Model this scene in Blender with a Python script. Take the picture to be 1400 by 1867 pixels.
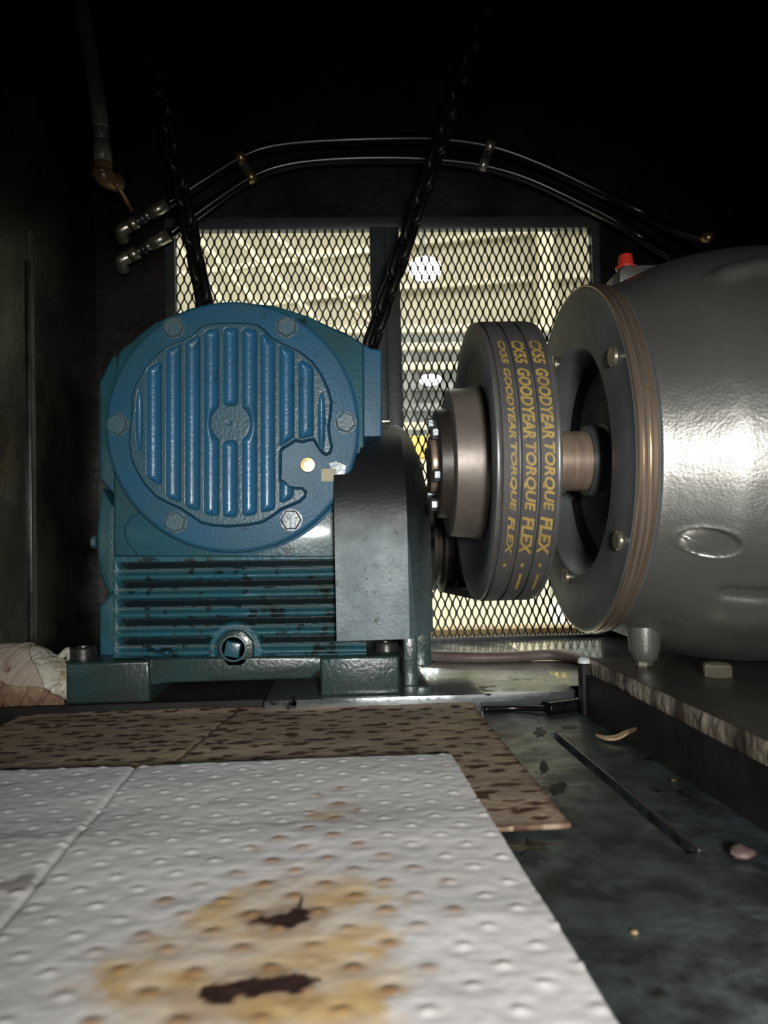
import bpy, bmesh, math, random
import numpy as np
from mathutils import Vector, Matrix, noise as mnoise

random.seed(7)
rng = np.random.default_rng(7)
for o in list(bpy.data.objects):
    bpy.data.objects.remove(o, do_unlink=True)
scene = bpy.context.scene
COL = scene.collection

# ------------------------------------------------------------------ camera
F = 1400.0                       # focal length in pixels of the 1400x1867 frame
H = 0.228                        # lens height over the enclosure floor
YAW, PITCH, ROLL = math.radians(-2.45), math.radians(1.65), math.radians(-1.29)
cam_d = bpy.data.cameras.new('camera')
cam = bpy.data.objects.new('camera', cam_d)
COL.objects.link(cam)
CAMM = (Matrix.Rotation(YAW, 4, 'Z') @ Matrix.Rotation(math.pi / 2 + PITCH, 4, 'X') @ Matrix.Rotation(ROLL, 4, 'Z'))
cam.matrix_world = Matrix.Translation((0, 0, H)) @ CAMM
cam_d.sensor_fit = 'VERTICAL'
cam_d.sensor_height = 36.0
cam_d.sensor_width = 27.0
cam_d.lens = F / 1867.0 * 36.0
cam_d.clip_start = 0.01
cam_d.clip_end = 100
cam_d.dof.use_dof = True
cam_d.dof.focus_distance = 1.08
cam_d.dof.aperture_fstop = 8.0
scene.camera = cam

# ------------------------------------------------------------------ world, light, exposure
w = bpy.data.worlds.new('world')
scene.world = w
w.use_nodes = True
w.node_tree.nodes['Background'].inputs[0].default_value = (0.75, 0.82, 1.0, 1)
w.node_tree.nodes['Background'].inputs[1].default_value = 0.012

def area_light(name, loc, target, size, power, color, size_y=None):
    d = bpy.data.lights.new(name, 'AREA')
    d.energy = power
    d.color = color
    d.size = size
    if size_y:
        d.shape = 'RECTANGLE'
        d.size_y = size_y
    o = bpy.data.objects.new(name, d)
    COL.objects.link(o)
    o.location = loc
    o.rotation_euler = (Vector(target) - Vector(loc)).to_track_quat('-Z', 'Y').to_euler()
    return o

# hand torch held behind the phone, level with the lens, its beam dipped to the mats
td = bpy.data.lights.new('torch_light', 'SPOT')
td.energy = 64.0; td.color = (1.0, 0.985, 0.955); td.shadow_soft_size = 0.07
td.spot_size = math.radians(66); td.spot_blend = 1.0
to = bpy.data.objects.new('torch_light', td); COL.objects.link(to)
to.location = (0.10, -0.40, 0.285)
to.rotation_euler = (Vector((0.09, 0.60, 0.175)) - Vector((0.10, -0.40, 0.285))).to_track_quat('-Z', 'Y').to_euler()
# lamp light and added fill for the hall behind the mesh window
area_light('hall_light', (0.6, 5.6, 4.9), (0.6, 5.6, 0.0), 9.0, 560.0, (1.0, 0.98, 0.90), 6.0)
area_light('hall_fill_light', (1.5, 3.0, 1.6), (0.3, 9.0, 2.6), 2.2, 130.0, (1.0, 0.98, 0.90))  # added fill with no visible source, evens out the far wall

vs = scene.view_settings
vs.view_transform = 'Standard'
vs.look = 'None'
vs.exposure = 0.0
vs.gamma = 1.0
vs.use_curve_mapping = False

# ------------------------------------------------------------------ pixel <-> world helpers (survey of the photograph)
R3 = np.array(CAMM.to_3x3())

def ray(u, v):
    u = np.asarray(u, float); v = np.asarray(v, float)
    d = np.stack([(u - 700.0) / F, -(v - 933.5) / F, -np.ones_like(u * v)], -1)
    return d @ R3.T

def onY(u, v, Y):
    d = ray(u, v); t = np.asarray(Y) / d[..., 1]
    return np.stack([d[..., 0] * t, d[..., 1] * t, d[..., 2] * t + H], -1)

def onZ(u, v, Z):
    d = ray(u, v); t = (Z - H) / d[..., 2]
    return np.stack([d[..., 0] * t, d[..., 1] * t, d[..., 2] * t + H], -1)

def PY(u, v, Y): return Vector(onY(u, v, Y).tolist())
def PZ(u, v, Z): return Vector(onZ(u, v, Z).tolist())
def proj(p):
    q = R3.T @ (np.array(p, float) - np.array([0, 0, H]))
    return 700 + F * q[0] / -q[2], 933.5 - F * q[1] / -q[2]

# ------------------------------------------------------------------ numpy noise
def vnoise(x, y, seed=0):
    r = np.random.default_rng(seed); T = r.random((64, 64))
    xi = np.floor(x).astype(int); yi = np.floor(y).astype(int)
    fx = x - xi; fy = y - yi
    fx = fx * fx * (3 - 2 * fx); fy = fy * fy * (3 - 2 * fy)
    a = T[xi % 64, yi % 64]; b = T[(xi + 1) % 64, yi % 64]
    c = T[xi % 64, (yi + 1) % 64]; d = T[(xi + 1) % 64, (yi + 1) % 64]
    return (a * (1 - fx) + b * fx) * (1 - fy) + (c * (1 - fx) + d * fx) * fy

def fbm(x, y, seed=0, octv=4):
    s = 0; a = 0.5; t = 0
    for i in range(octv):
        s = s + a * vnoise(x * 2 ** i + 17 * i, y * 2 ** i + 5 * i, seed + i); t += a; a *= 0.5
    return s / t

def sstep(a, b, x):
    t = np.clip((x - a) / (b - a), 0, 1)
    return t * t * (3 - 2 * t)

# ------------------------------------------------------------------ materials
def mat(name, c1, c2=None, rough=0.5, metal=0.0, scale=12.0, lo=0.4, hi=0.62, bump=0.0, bscale=80.0,
        rough2=None, spec=0.5, coat=0.0, c3=None, s3=30.0, lo3=0.62, hi3=0.70, stretch=None, emis=None, estr=0.0,
        attr=None, bdist=0.002):
    m = bpy.data.materials.new(name); m.use_nodes = True
    nt = m.node_tree; N = nt.nodes; L = nt.links
    b = N['Principled BSDF']
    b.inputs['Roughness'].default_value = rough
    b.inputs['Metallic'].default_value = metal
    b.inputs['Specular IOR Level'].default_value = spec
    b.inputs['Coat Weight'].default_value = coat
    b.inputs['Coat Roughness'].default_value = 0.12
    c = lambda t: (t[0], t[1], t[2], 1)
    b.inputs['Base Color'].default_value = c(c1)
    tc = N.new('ShaderNodeTexCoord'); vec = tc.outputs['Object']
    if stretch:
        mp = N.new('ShaderNodeMapping'); mp.inputs['Scale'].default_value = stretch
        L.new(vec, mp.inputs['Vector']); vec = mp.outputs['Vector']
    def nz(s, lo_, hi_, det=6):
        n = N.new('ShaderNodeTexNoise'); n.inputs['Scale'].default_value = s; n.inputs['Detail'].default_value = det
        n.inputs['Roughness'].default_value = 0.62
        L.new(vec, n.inputs['Vector'])
        r = N.new('ShaderNodeMapRange'); r.inputs[1].default_value = lo_; r.inputs[2].default_value = hi_
        L.new(n.outputs['Fac'], r.inputs[0]); return n, r
    col = None
    if c2:
        n, r = nz(scale, lo, hi)
        mx = N.new('ShaderNodeMix'); mx.data_type = 'RGBA'
        mx.inputs[6].default_value = c(c1); mx.inputs[7].default_value = c(c2)
        L.new(r.outputs[0], mx.inputs[0]); col = mx.outputs[2]
        if rough2 is not None:
            rr = N.new('ShaderNodeMapRange'); rr.inputs[3].default_value = rough; rr.inputs[4].default_value = rough2
            L.new(r.outputs[0], rr.inputs[0]); L.new(rr.outputs[0], b.inputs['Roughness'])
    if c3:
        n, r = nz(s3, lo3, hi3)
        mx = N.new('ShaderNodeMix'); mx.data_type = 'RGBA'
        if col: L.new(col, mx.inputs[6])
        else: mx.inputs[6].default_value = c(c1)
        mx.inputs[7].default_value = c(c3)
        L.new(r.outputs[0], mx.inputs[0]); col = mx.outputs[2]
    if attr:
        for (an, ac) in attr:
            at = N.new('ShaderNodeAttribute'); at.attribute_name = an
            mx = N.new('ShaderNodeMix'); mx.data_type = 'RGBA'
            if col: L.new(col, mx.inputs[6])
            else: mx.inputs[6].default_value = c(c1)
            mx.inputs[7].default_value = c(ac)
            L.new(at.outputs['Fac'], mx.inputs[0]); col = mx.outputs[2]
    if col: L.new(col, b.inputs['Base Color'])
    if bump:
        n = N.new('ShaderNodeTexNoise'); n.inputs['Scale'].default_value = bscale; n.inputs['Detail'].default_value = 4
        L.new(vec, n.inputs['Vector'])
        bp = N.new('ShaderNodeBump'); bp.inputs['Strength'].default_value = bump; bp.inputs['Distance'].default_value = bdist
        L.new(n.outputs['Fac'], bp.inputs['Height']); L.new(bp.outputs['Normal'], b.inputs['Normal'])
    if emis:
        b.inputs['Emission Color'].default_value = c(emis); b.inputs['Emission Strength'].default_value = estr
    return m

MT = {}
MT['blue'] = mat('blue_cast_paint', (0.020, 0.105, 0.195), (0.026, 0.098, 0.145), rough=0.46, rough2=0.52, scale=9, bump=0.28, bscale=260, coat=0.0,
                 c3=(0.012, 0.035, 0.045), s3=34, lo3=0.63, hi3=0.75)
MT['teal'] = mat('teal_cast_paint', (0.022, 0.098, 0.130), (0.016, 0.068, 0.078), rough=0.30, rough2=0.42, scale=11, bump=0.25, bscale=240, coat=0.2,
                 c3=(0.010, 0.018, 0.016), s3=26, lo3=0.60, hi3=0.72)
MT['oily'] = mat('oily_green_paint', (0.026, 0.056, 0.054), (0.020, 0.030, 0.026), rough=0.25, rough2=0.36, scale=16, bump=0.3, bscale=200, coat=0.2,
                 c3=(0.05, 0.045, 0.03), s3=40, lo3=0.66, hi3=0.74)
MT['guard'] = mat('speckled_grey_paint', (0.105, 0.165, 0.185), (0.070, 0.120, 0.135), rough=0.42, rough2=0.5, scale=20, bump=0.35, bscale=220,
                  c3=(0.020, 0.020, 0.018), s3=120, lo3=0.60, hi3=0.68)
MT['ridge'] = mat('worn_paint', (0.10, 0.16, 0.17), (0.05, 0.12, 0.16), rough=0.4, scale=40)
MT['boltblue'] = mat('painted_bolt', (0.045, 0.115, 0.150), (0.08, 0.12, 0.13), rough=0.38, scale=60, bump=0.3, bscale=300)
MT['boltgrey'] = mat('bare_bolt', (0.20, 0.22, 0.22), (0.09, 0.11, 0.12), rough=0.35, metal=0.5, scale=70, bump=0.2, bscale=300)
MT['brass'] = mat('brass', (0.82, 0.62, 0.24), (0.70, 0.55, 0.30), rough=0.28, metal=0.75, scale=60)
MT['decal'] = mat('worn_decal', (0.42, 0.36, 0.20), (0.25, 0.26, 0.22), rough=0.5, scale=150)
MT['steel'] = mat('dark_steel', (0.10, 0.10, 0.095), (0.05, 0.05, 0.048), rough=0.38, metal=0.7, scale=30, bump=0.2, bscale=150)
MT['plate'] = mat('wet_deck_plate', (0.66, 0.72, 0.74), (0.36, 0.40, 0.41), rough=0.11, rough2=0.24, metal=0.90, scale=18, bump=0.10, bscale=120,
                  c3=(0.008, 0.006, 0.005), s3=22, lo3=0.60, hi3=0.66)
MT['floor'] = mat('oily_floor_steel', (0.105, 0.130, 0.135), (0.032, 0.038, 0.038), rough=0.24, rough2=0.42, metal=0.5, scale=26, lo=0.40, hi=0.60, bump=0.3, bscale=90,
                  c3=(0.007, 0.006, 0.005), s3=19, lo3=0.60, hi3=0.68)
MT['black'] = mat('black_oiled_paint', (0.0042, 0.0042, 0.0040), (0.0085, 0.0070, 0.0055), rough=0.30, rough2=0.45, scale=6, bump=0.5, bscale=60)
MT['blackside'] = mat('black_side_paint', (0.006, 0.006, 0.005), (0.012, 0.010, 0.007), rough=0.22, rough2=0.4, scale=8, bump=0.35, bscale=70)
MT['frame'] = mat('window_frame_paint', (0.030, 0.036, 0.038), (0.042, 0.048, 0.050), rough=0.45, scale=20, bump=0.3, bscale=120)
MT['mesh'] = mat('black_mesh_steel', (0.006, 0.005, 0.0045), (0.018, 0.010, 0.006), rough=0.5, scale=25)
MT['panel'] = mat('grey_green_panel', (0.16, 0.156, 0.122), (0.095, 0.092, 0.074), rough=0.42, rough2=0.5, scale=3.5, bump=0.2, bscale=30, c3=(0.02, 0.018, 0.014), s3=7, lo3=0.6, hi3=0.75)
MT['motor'] = mat('silver_grey_paint', (0.27, 0.265, 0.245), (0.22, 0.217, 0.20), rough=0.31, rough2=0.37, metal=0.72, scale=10, bump=0.16, bscale=330, c3=(0.13, 0.128, 0.118), s3=22, lo3=0.66, hi3=0.80)
MT['mface'] = mat('grey_flange_paint', (0.110, 0.120, 0.123), (0.080, 0.086, 0.088), rough=0.45, scale=10, bump=0.3, bscale=100)
MT['mrecess'] = mat('dark_recess_paint', (0.030, 0.033, 0.035), (0.020, 0.022, 0.023), rough=0.5, scale=14)
MT['rim'] = mat('machined_bronze_rim', (0.60, 0.46, 0.33), (0.42, 0.315, 0.23), rough=0.28, metal=0.85, scale=8, stretch=(30, 1, 1))
MT['shaft'] = mat('oxidised_shaft_steel', (0.40, 0.30, 0.225), (0.30, 0.22, 0.17), rough=0.36, metal=0.45, scale=10, stretch=(20, 2, 2))
MT['sheave'] = mat('grey_sheave_iron', (0.135, 0.138, 0.138), (0.095, 0.095, 0.093), rough=0.45, metal=0.25, scale=14, bump=0.15, bscale=90)
MT['rimlight'] = mat('bare_sheave_rim', (0.17, 0.17, 0.165), (0.11, 0.105, 0.10), rough=0.36, metal=0.5, scale=18)
MT['hub'] = mat('brown_iron_hub', (0.21, 0.18, 0.155), (0.14, 0.12, 0.10), rough=0.42, metal=0.4, scale=12, bump=0.15, bscale=90)
MT['hubdark'] = mat('dark_iron', (0.034, 0.030, 0.026), (0.05, 0.04, 0.03), rough=0.42, metal=0.4, scale=25, bump=0.2, bscale=120)
MT['belt'] = mat('belt_rubber', (0.058, 0.057, 0.057), (0.075, 0.070, 0.064), rough=0.60, scale=20, bump=0.25, bscale=180)
MT['yellow'] = mat('yellow_print', (0.40, 0.27, 0.065), (0.27, 0.185, 0.055), rough=0.6, scale=60)
MT['hose'] = mat('black_hose_rubber', (0.004, 0.004, 0.0045), (0.007, 0.007, 0.008), rough=0.22, scale=40, spec=0.35)
MT['zinc'] = mat('zinc_fitting', (0.74, 0.70, 0.56), (0.56, 0.51, 0.37), rough=0.30, metal=0.9, scale=40)
MT['gold'] = mat('gold_clamp', (0.55, 0.42, 0.22), (0.38, 0.28, 0.14), rough=0.3, metal=0.9, scale=40)
MT['chain'] = mat('oiled_chain_iron', (0.004, 0.004, 0.004), (0.007, 0.006, 0.006), rough=0.42, spec=0.3, scale=60, bump=0.2, bscale=150)
MT['conduit'] = mat('grey_conduit', (0.34, 0.31, 0.26), (0.20, 0.175, 0.145), rough=0.35, metal=0.2, scale=16, c3=(0.03, 0.02, 0.012), s3=20)
MT['rust'] = mat('rusty_fitting', (0.50, 0.30, 0.13), (0.16, 0.09, 0.05), rough=0.32, metal=0.4, scale=30)
MT['red'] = mat('red_plastic', (0.62, 0.035, 0.025), rough=0.4)
MT['cutedge'] = mat('torch_cut_edge', (0.36, 0.31, 0.24), (0.045, 0.032, 0.022), rough=0.42, metal=0.3, scale=7, lo=0.38, hi=0.60, stretch=(6, 6, 0.8), bump=0.8, bscale=9, bdist=0.006)
MT['mplate'] = mat('motor_plate_steel', (0.040, 0.036, 0.030), (0.020, 0.017, 0.014), rough=0.30, rough2=0.45, metal=0.3, scale=20, bump=0.2, bscale=90)
MT['channel'] = mat('black_channel_steel', (0.018, 0.017, 0.015), (0.010, 0.009, 0.008), rough=0.65, spec=0.2, scale=20, bump=0.3, bscale=90)
MT['white_pad'] = mat('white_absorbent', (0.72, 0.70, 0.685), (0.66, 0.645, 0.63), rough=0.92, spec=0.1, scale=16, bump=0.12, bscale=240,
                      attr=[('tan', (0.60, 0.40, 0.155)), ('brown', (0.26, 0.135, 0.05)), ('dark', (0.042, 0.022, 0.018))])
MT['brown_pad'] = mat('oil_soaked_absorbent', (0.37, 0.295, 0.21), (0.26, 0.205, 0.145), rough=0.75, spec=0.25, scale=18, bump=0.4, bscale=150,
                      attr=[('tan', (0.40, 0.31, 0.21)), ('brown', (0.11, 0.055, 0.033)), ('dark', (0.045, 0.018, 0.014))])
MT['rag'] = mat('rag_cloth', (0.42, 0.36, 0.30), (0.34, 0.28, 0.22), rough=0.85, spec=0.2, scale=14, bump=0.5, bscale=90, c3=(0.13, 0.06, 0.035), s3=17, lo3=0.60, hi3=0.68)
MT['ragwhite'] = mat('rag_plastic', (0.50, 0.49, 0.40), (0.38, 0.37, 0.30), rough=0.4, scale=14, bump=0.6, bscale=60, c3=(0.30, 0.22, 0.10), s3=19, lo3=0.58, hi3=0.7)
MT['ragbrown'] = mat('rag_stained', (0.30, 0.20, 0.12), (0.13, 0.06, 0.04), rough=0.7, scale=26, bump=0.5, bscale=90)
MT['purple_hose'] = mat('faded_hose', (0.16, 0.115, 0.105), (0.10, 0.07, 0.065), rough=0.5, scale=20)
MT['wood'] = mat('pale_strip', (0.42, 0.30, 0.17), (0.28, 0.19, 0.10), rough=0.6, scale=40)
MT['whitebit'] = mat('white_plastic', (0.62, 0.64, 0.66), rough=0.3)
MT['void'] = mat('groove_dirt', (0.003, 0.003, 0.003), rough=0.6)
# hall behind
MT['beige'] = mat('beige_hall_cladding', (0.58, 0.55, 0.41), (0.50, 0.47, 0.35), rough=0.6, scale=1.6)
MT['beam'] = mat('cream_steel_beam', (0.74, 0.70, 0.54), (0.64, 0.61, 0.47), rough=0.5, scale=3)
MT['insul'] = mat('ceiling_lining', (0.60, 0.57, 0.44), (0.42, 0.40, 0.32), rough=0.7, scale=2.5)
MT['concrete'] = mat('pale_concrete', (0.88, 0.92, 0.85), (0.78, 0.82, 0.74), rough=0.7, scale=14, c3=(0.22, 0.22, 0.18), s3=30, lo3=0.62, hi3=0.72)
MT['timber'] = mat('yellow_timber', (0.72, 0.52, 0.22), (0.58, 0.42, 0.18), rough=0.6, scale=8)
MT['rackgrey'] = mat('grey_rack_steel', (0.30, 0.33, 0.33), (0.22, 0.24, 0.24), rough=0.5, scale=4)
MT['crate'] = mat('yellow_crate', (0.70, 0.52, 0.12), (0.6, 0.45, 0.12), rough=0.5, scale=5)
MT['lampbody'] = mat('lamp_housing', (0.12, 0.12, 0.12), rough=0.4)
MT['lamp'] = mat('lamp_glow', (1, 1, 1), rough=0.4, emis=(0.86, 0.94, 1.0), estr=40.0)

# ------------------------------------------------------------------ object helpers
def link(name, me, m, parent=None, smooth=False):
    o = bpy.data.objects.new(name, me)
    COL.objects.link(o)
    if m is not None and not me.materials:
        me.materials.append(MT[m] if isinstance(m, str) else m)
    if parent is not None:
        o.parent = parent
        o.matrix_parent_inverse = world_mat(parent).inverted()
    if smooth:
        me.polygons.foreach_set('use_smooth', [True] * len(me.polygons))
    return o

def world_mat(o):
    m = o.matrix_basis.copy()
    if o.parent:
        m = world_mat(o.parent) @ o.matrix_parent_inverse @ m
    return m

def tag(o, label, cat, group=None):
    o['label'] = label; o['category'] = cat
    if group: o['group'] = group
    return o

def thing(name, label, cat, loc, group=None):
    o = bpy.data.objects.new(name, None)
    COL.objects.link(o); o.location = loc; o.empty_display_size = 0.02
    return tag(o, label, cat, group)

def struct(o):
    o['kind'] = 'structure'; return o

def slabel(o, label):
    o['label'] = label; return o

def bm_obj(name, bm, m, parent=None, smooth=False, angle=None):
    me = bpy.data.meshes.new(name)
    bmesh.ops.recalc_face_normals(bm, faces=bm.faces)
    bm.to_mesh(me); bm.free()
    o = link(name, me, m, parent)
    if angle is not None:
        me.polygons.foreach_set('use_smooth', [True] * len(me.polygons))
        try: me.set_sharp_from_angle(angle=math.radians(angle))
        except Exception: pass
    elif smooth:
        me.polygons.foreach_set('use_smooth', [True] * len(me.polygons))
    return o

def add_box(bm, c, s, rot=None, bev=0.0, seg=2):
    r = bmesh.ops.create_cube(bm, size=1.0)
    M = Matrix.Translation(Vector(c)) @ (rot.to_4x4() if rot else Matrix.Identity(4)) @ Matrix.Diagonal((s[0], s[1], s[2], 1))
    bmesh.ops.transform(bm, matrix=M, verts=r['verts'])
    if bev:
        es = list({e for v in r['verts'] for e in v.link_edges})
        bmesh.ops.bevel(bm, geom=es, offset=bev, segments=seg, affect='EDGES', profile=0.5)

def box(name, lo, hi, m, parent=None, bev=0.0, seg=2):
    bm = bmesh.new()
    c = [(a + b) / 2 for a, b in zip(lo, hi)]; s = [abs(b - a) for a, b in zip(lo, hi)]
    add_box(bm, c, s, bev=bev, seg=seg)
    return bm_obj(name, bm, m, parent, angle=40 if bev else None)

def prism(name, pts, y0, y1, m, parent=None, bev=0.0, seg=2, axis='Y', smooth=True):
    """outline (x,z) [axis Y], (x,y) [axis Z] or (y,z) [axis X] extruded from a0 to a1"""
    bm = bmesh.new()
    def P(p, a):
        return {'Y': (p[0], a, p[1]), 'Z': (p[0], p[1], a), 'X': (a, p[0], p[1])}[axis]
    f0 = [bm.verts.new(P(p, y0)) for p in pts]; f1 = [bm.verts.new(P(p, y1)) for p in pts]
    a = bm.faces.new(f0); b = bm.faces.new(list(reversed(f1)))
    n = len(pts)
    for i in range(n):
        bm.faces.new((f0[i], f1[i], f1[(i + 1) % n], f0[(i + 1) % n]))
    bmesh.ops.recalc_face_normals(bm, faces=bm.faces)
    if bev:
        es = [e for e in bm.edges if (e.verts[0] in f0 and e.verts[1] in f0)]
        bmesh.ops.bevel(bm, geom=es, offset=bev, segments=seg, affect='EDGES', profile=0.5)
    return bm_obj(name, bm, m, parent, angle=38 if smooth else None)

def lathe(name, prof, c, m, parent=None, axis='X', segs=96, angle=35, closed=False):
    """profile (a, r) revolved about an axis through c"""
    n = len(prof); t = np.linspace(0, 2 * np.pi, segs, endpoint=False)
    vs_ = []
    for a, r in prof:
        for th in t:
            k, l = r * math.cos(th), r * math.sin(th)
            vs_.append({'X': (c[0] + a, c[1] + k, c[2] + l), 'Y': (c[0] + k, c[1] + a, c[2] + l), 'Z': (c[0] + k, c[1] + l, c[2] + a)}[axis])
    fs = []
    for i in range(n - 1 if not closed else n):
        for j in range(segs):
            i2 = (i + 1) % n; j2 = (j + 1) % segs
            fs.append((i * segs + j, i * segs + j2, i2 * segs + j2, i2 * segs + j))
    if not closed:
        fs.append(tuple(range(segs))); fs.append(tuple((n - 1) * segs + j for j in range(segs)))
    me = bpy.data.meshes.new(name); me.from_pydata(vs_, [], fs)
    bm = bmesh.new(); bm.from_mesh(me)
    bmesh.ops.dissolve_degenerate(bm, dist=1e-6, edges=bm.edges)
    bmesh.ops.recalc_face_normals(bm, faces=bm.faces)
    bm.to_mesh(me); bm.free()
    o = link(name, me, m, parent)
    me.polygons.foreach_set('use_smooth', [True] * len(me.polygons))
    me.set_sharp_from_angle(angle=math.radians(angle))
    return o

def catmull(pts, n=10, closed=False):
    P = [Vector(p) for p in pts]; out = []
    m = len(P); rngi = range(m if closed else m - 1)
    for i in rngi:
        if closed: p0, p1, p2, p3 = P[i - 1], P[i], P[(i + 1) % m], P[(i + 2) % m]
        else:
            p1, p2 = P[i], P[i + 1]
            p0 = P[i - 1] if i > 0 else p1 * 2 - p2
            p3 = P[i + 2] if i + 2 < m else p2 * 2 - p1
        for k in range(n):
            t = k / n
            out.append(0.5 * ((2 * p1) + (p2 - p0) * t + (2 * p0 - 5 * p1 + 4 * p2 - p3) * t * t + (3 * p1 - p0 - 3 * p2 + p3) * t ** 3))
    if not closed: out.append(P[-1].copy())
    return out

def tube_mesh(name, pts, r, segs=12, closed=False, sq=None):
    n = len(pts); vs_ = []; up = Vector((0, 0, 1)); prevn = None
    for i, p in enumerate(pts):
        a = pts[i - 1] if (i > 0 or closed) else pts[i]
        b = pts[(i + 1) % n] if (i < n - 1 or closed) else pts[i]
        t = (b - a).normalized()
        if prevn is None:
            ref = up if abs(t.dot(up)) < 0.95 else Vector((1, 0, 0))
            nn = (ref - t * ref.dot(t)).normalized()
        else:
            nn = (prevn - t * prevn.dot(t)).normalized()
        prevn = nn; bb = t.cross(nn)
        rr = r[i] if hasattr(r, '__len__') else r
        for k in range(segs):
            an = 2 * math.pi * k / segs
            vs_.append(p + nn * (rr * math.cos(an)) + bb * (rr * math.sin(an)))
    fs = []
    for i in range(n if closed else n - 1):
        i2 = (i + 1) % n
        for k in range(segs):
            k2 = (k + 1) % segs
            fs.append((i * segs + k, i * segs + k2, i2 * segs + k2, i2 * segs + k))
    if not closed:
        fs.append(tuple(reversed(range(segs)))); fs.append(tuple((n - 1) * segs + k for k in range(segs)))
    me = bpy.data.meshes.new(name); me.from_pydata([tuple(v) for v in vs_], [], fs)
    me.polygons.foreach_set('use_smooth', [len(p.vertices) == 4 for p in me.polygons])
    return me

def tube(name, pts, r, m, parent=None, segs=12, closed=False):
    return link(name, tube_mesh(name, pts, r, segs, closed), m, parent)

def grid_mesh(name, V, m, parent=None, attrs=None, smooth=True, mask=None):
    """V: (ny,nx,3) array"""
    ny, nx = V.shape[:2]
    idx = np.arange(ny * nx).reshape(ny, nx)
    q = np.stack([idx[:-1, :-1], idx[:-1, 1:], idx[1:, 1:], idx[1:, :-1]], -1).reshape(-1, 4)
    if mask is not None:
        q = q[mask.reshape(-1)[q].all(1)]
    me = bpy.data.meshes.new(name)
    used, inv = np.unique(q, return_inverse=True); q = inv.reshape(-1, 4)
    VV = V.reshape(-1, 3)[used]
    me.vertices.add(len(VV)); me.vertices.foreach_set('co', VV.astype(np.float32).ravel())
    me.loops.add(q.size); me.loops.foreach_set('vertex_index', q.ravel().astype(np.int32))
    me.polygons.add(len(q)); me.polygons.foreach_set('loop_start', np.arange(0, q.size, 4, dtype=np.int32))
    me.update(calc_edges=True); me.validate()
    if smooth: me.polygons.foreach_set('use_smooth', [True] * len(me.polygons))
    if attrs:
        for an, av in attrs.items():
            a = me.attributes.new(an, 'FLOAT', 'POINT'); a.data.foreach_set('value', av.reshape(-1)[used].astype(np.float32))
    return link(name, me, m, parent)

def hexhead(name, c, axis, r, h, m, parent, rot=0.0, washer=0.0):
    """hexagon head standing out from c along axis"""
    ax = Vector(axis).normalized()
    q = Vector((0, 0, 1)).rotation_difference(ax).to_matrix().to_4x4()
    bm = bmesh.new()
    def ring(rr, z, n, ro): return [bm.verts.new((rr * math.cos(ro + 2 * math.pi * i / n), rr * math.sin(ro + 2 * math.pi * i / n), z)) for i in range(n)]
    a = ring(r, 0, 6, rot); b = ring(r, h * 0.85, 6, rot); c_ = ring(r * 0.86, h, 6, rot)
    for p, q2 in ((a, b), (b, c_)):
        for i in range(6): bm.faces.new((p[i], p[(i + 1) % 6], q2[(i + 1) % 6], q2[i]))
    bm.faces.new(c_); bm.faces.new(list(reversed(a)))
    if washer:
        w0 = ring(r * washer, 0, 24, 0); w1 = ring(r * washer, h * 0.16, 24, 0)
        for i in range(24): bm.faces.new((w0[i], w0[(i + 1) % 24], w1[(i + 1) % 24], w1[i]))
        bm.faces.new(w1)
    bmesh.ops.transform(bm, matrix=Matrix.Translation(Vector(c)) @ q, verts=bm.verts)
    return bm_obj(name, bm, m, parent)

# =================================================================== THE ENCLOSURE
YB = 1.47                                            # back wall
XL = PY(180, 900, YB).x                              # left wall
XR = 1.05
ZT = 1.36
# ---- floor with a slot
slot_a = PZ(1003, 1336, 0); slot_b = PZ(1262, 1556, 0)
sd = (slot_b - slot_a); sl = sd.length; sd.normalize()
sn = Vector((sd.y, -sd.x, 0))
if sn.x < 0: sn = -sn
sw = 0.0075
def floor_mesh():
    bm = bmesh.new()
    o0 = [(XL, YB + 0.02), (XR, YB + 0.02), (XR, -1.4), (XL, -1.4)]
    ov = [bm.verts.new((x, y, 0)) for x, y in o0]
    i0 = [slot_a - sn * sw / 2, slot_a + sn * sw / 2, slot_b + sn * sw / 2, slot_b - sn * sw / 2]
    iv = [bm.verts.new((p.x, p.y, 0)) for p in i0]
    dv = [bm.verts.new((p.x, p.y, -0.012)) for p in i0]
    for k in range(4):
        k2 = (k + 1) % 4
        bm.faces.new((ov[k], ov[k2], iv[k2], iv[k])); bm.faces.new((iv[k], iv[k2], dv[k2], dv[k]))
    bm.faces.new(dv)
    return bm
fl = struct(bm_obj('floor', floor_mesh(), 'floor'))
slabel(fl, 'oily dark steel floor of the enclosure with a long slot')
# raised lip along the right side of the slot
lip = bmesh.new()
mid = (slot_a + slot_b) / 2 + sn * (sw / 2 + 0.0022)
rot = Matrix.Rotation(math.atan2(sd.y, sd.x), 3, 'Z')
add_box(lip, (mid.x, mid.y, 0.0012), (sl, 0.0035, 0.0026), rot, bev=0.0008)
o = bm_obj('slot_lip', lip, 'steel', fl, angle=40); 
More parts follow.
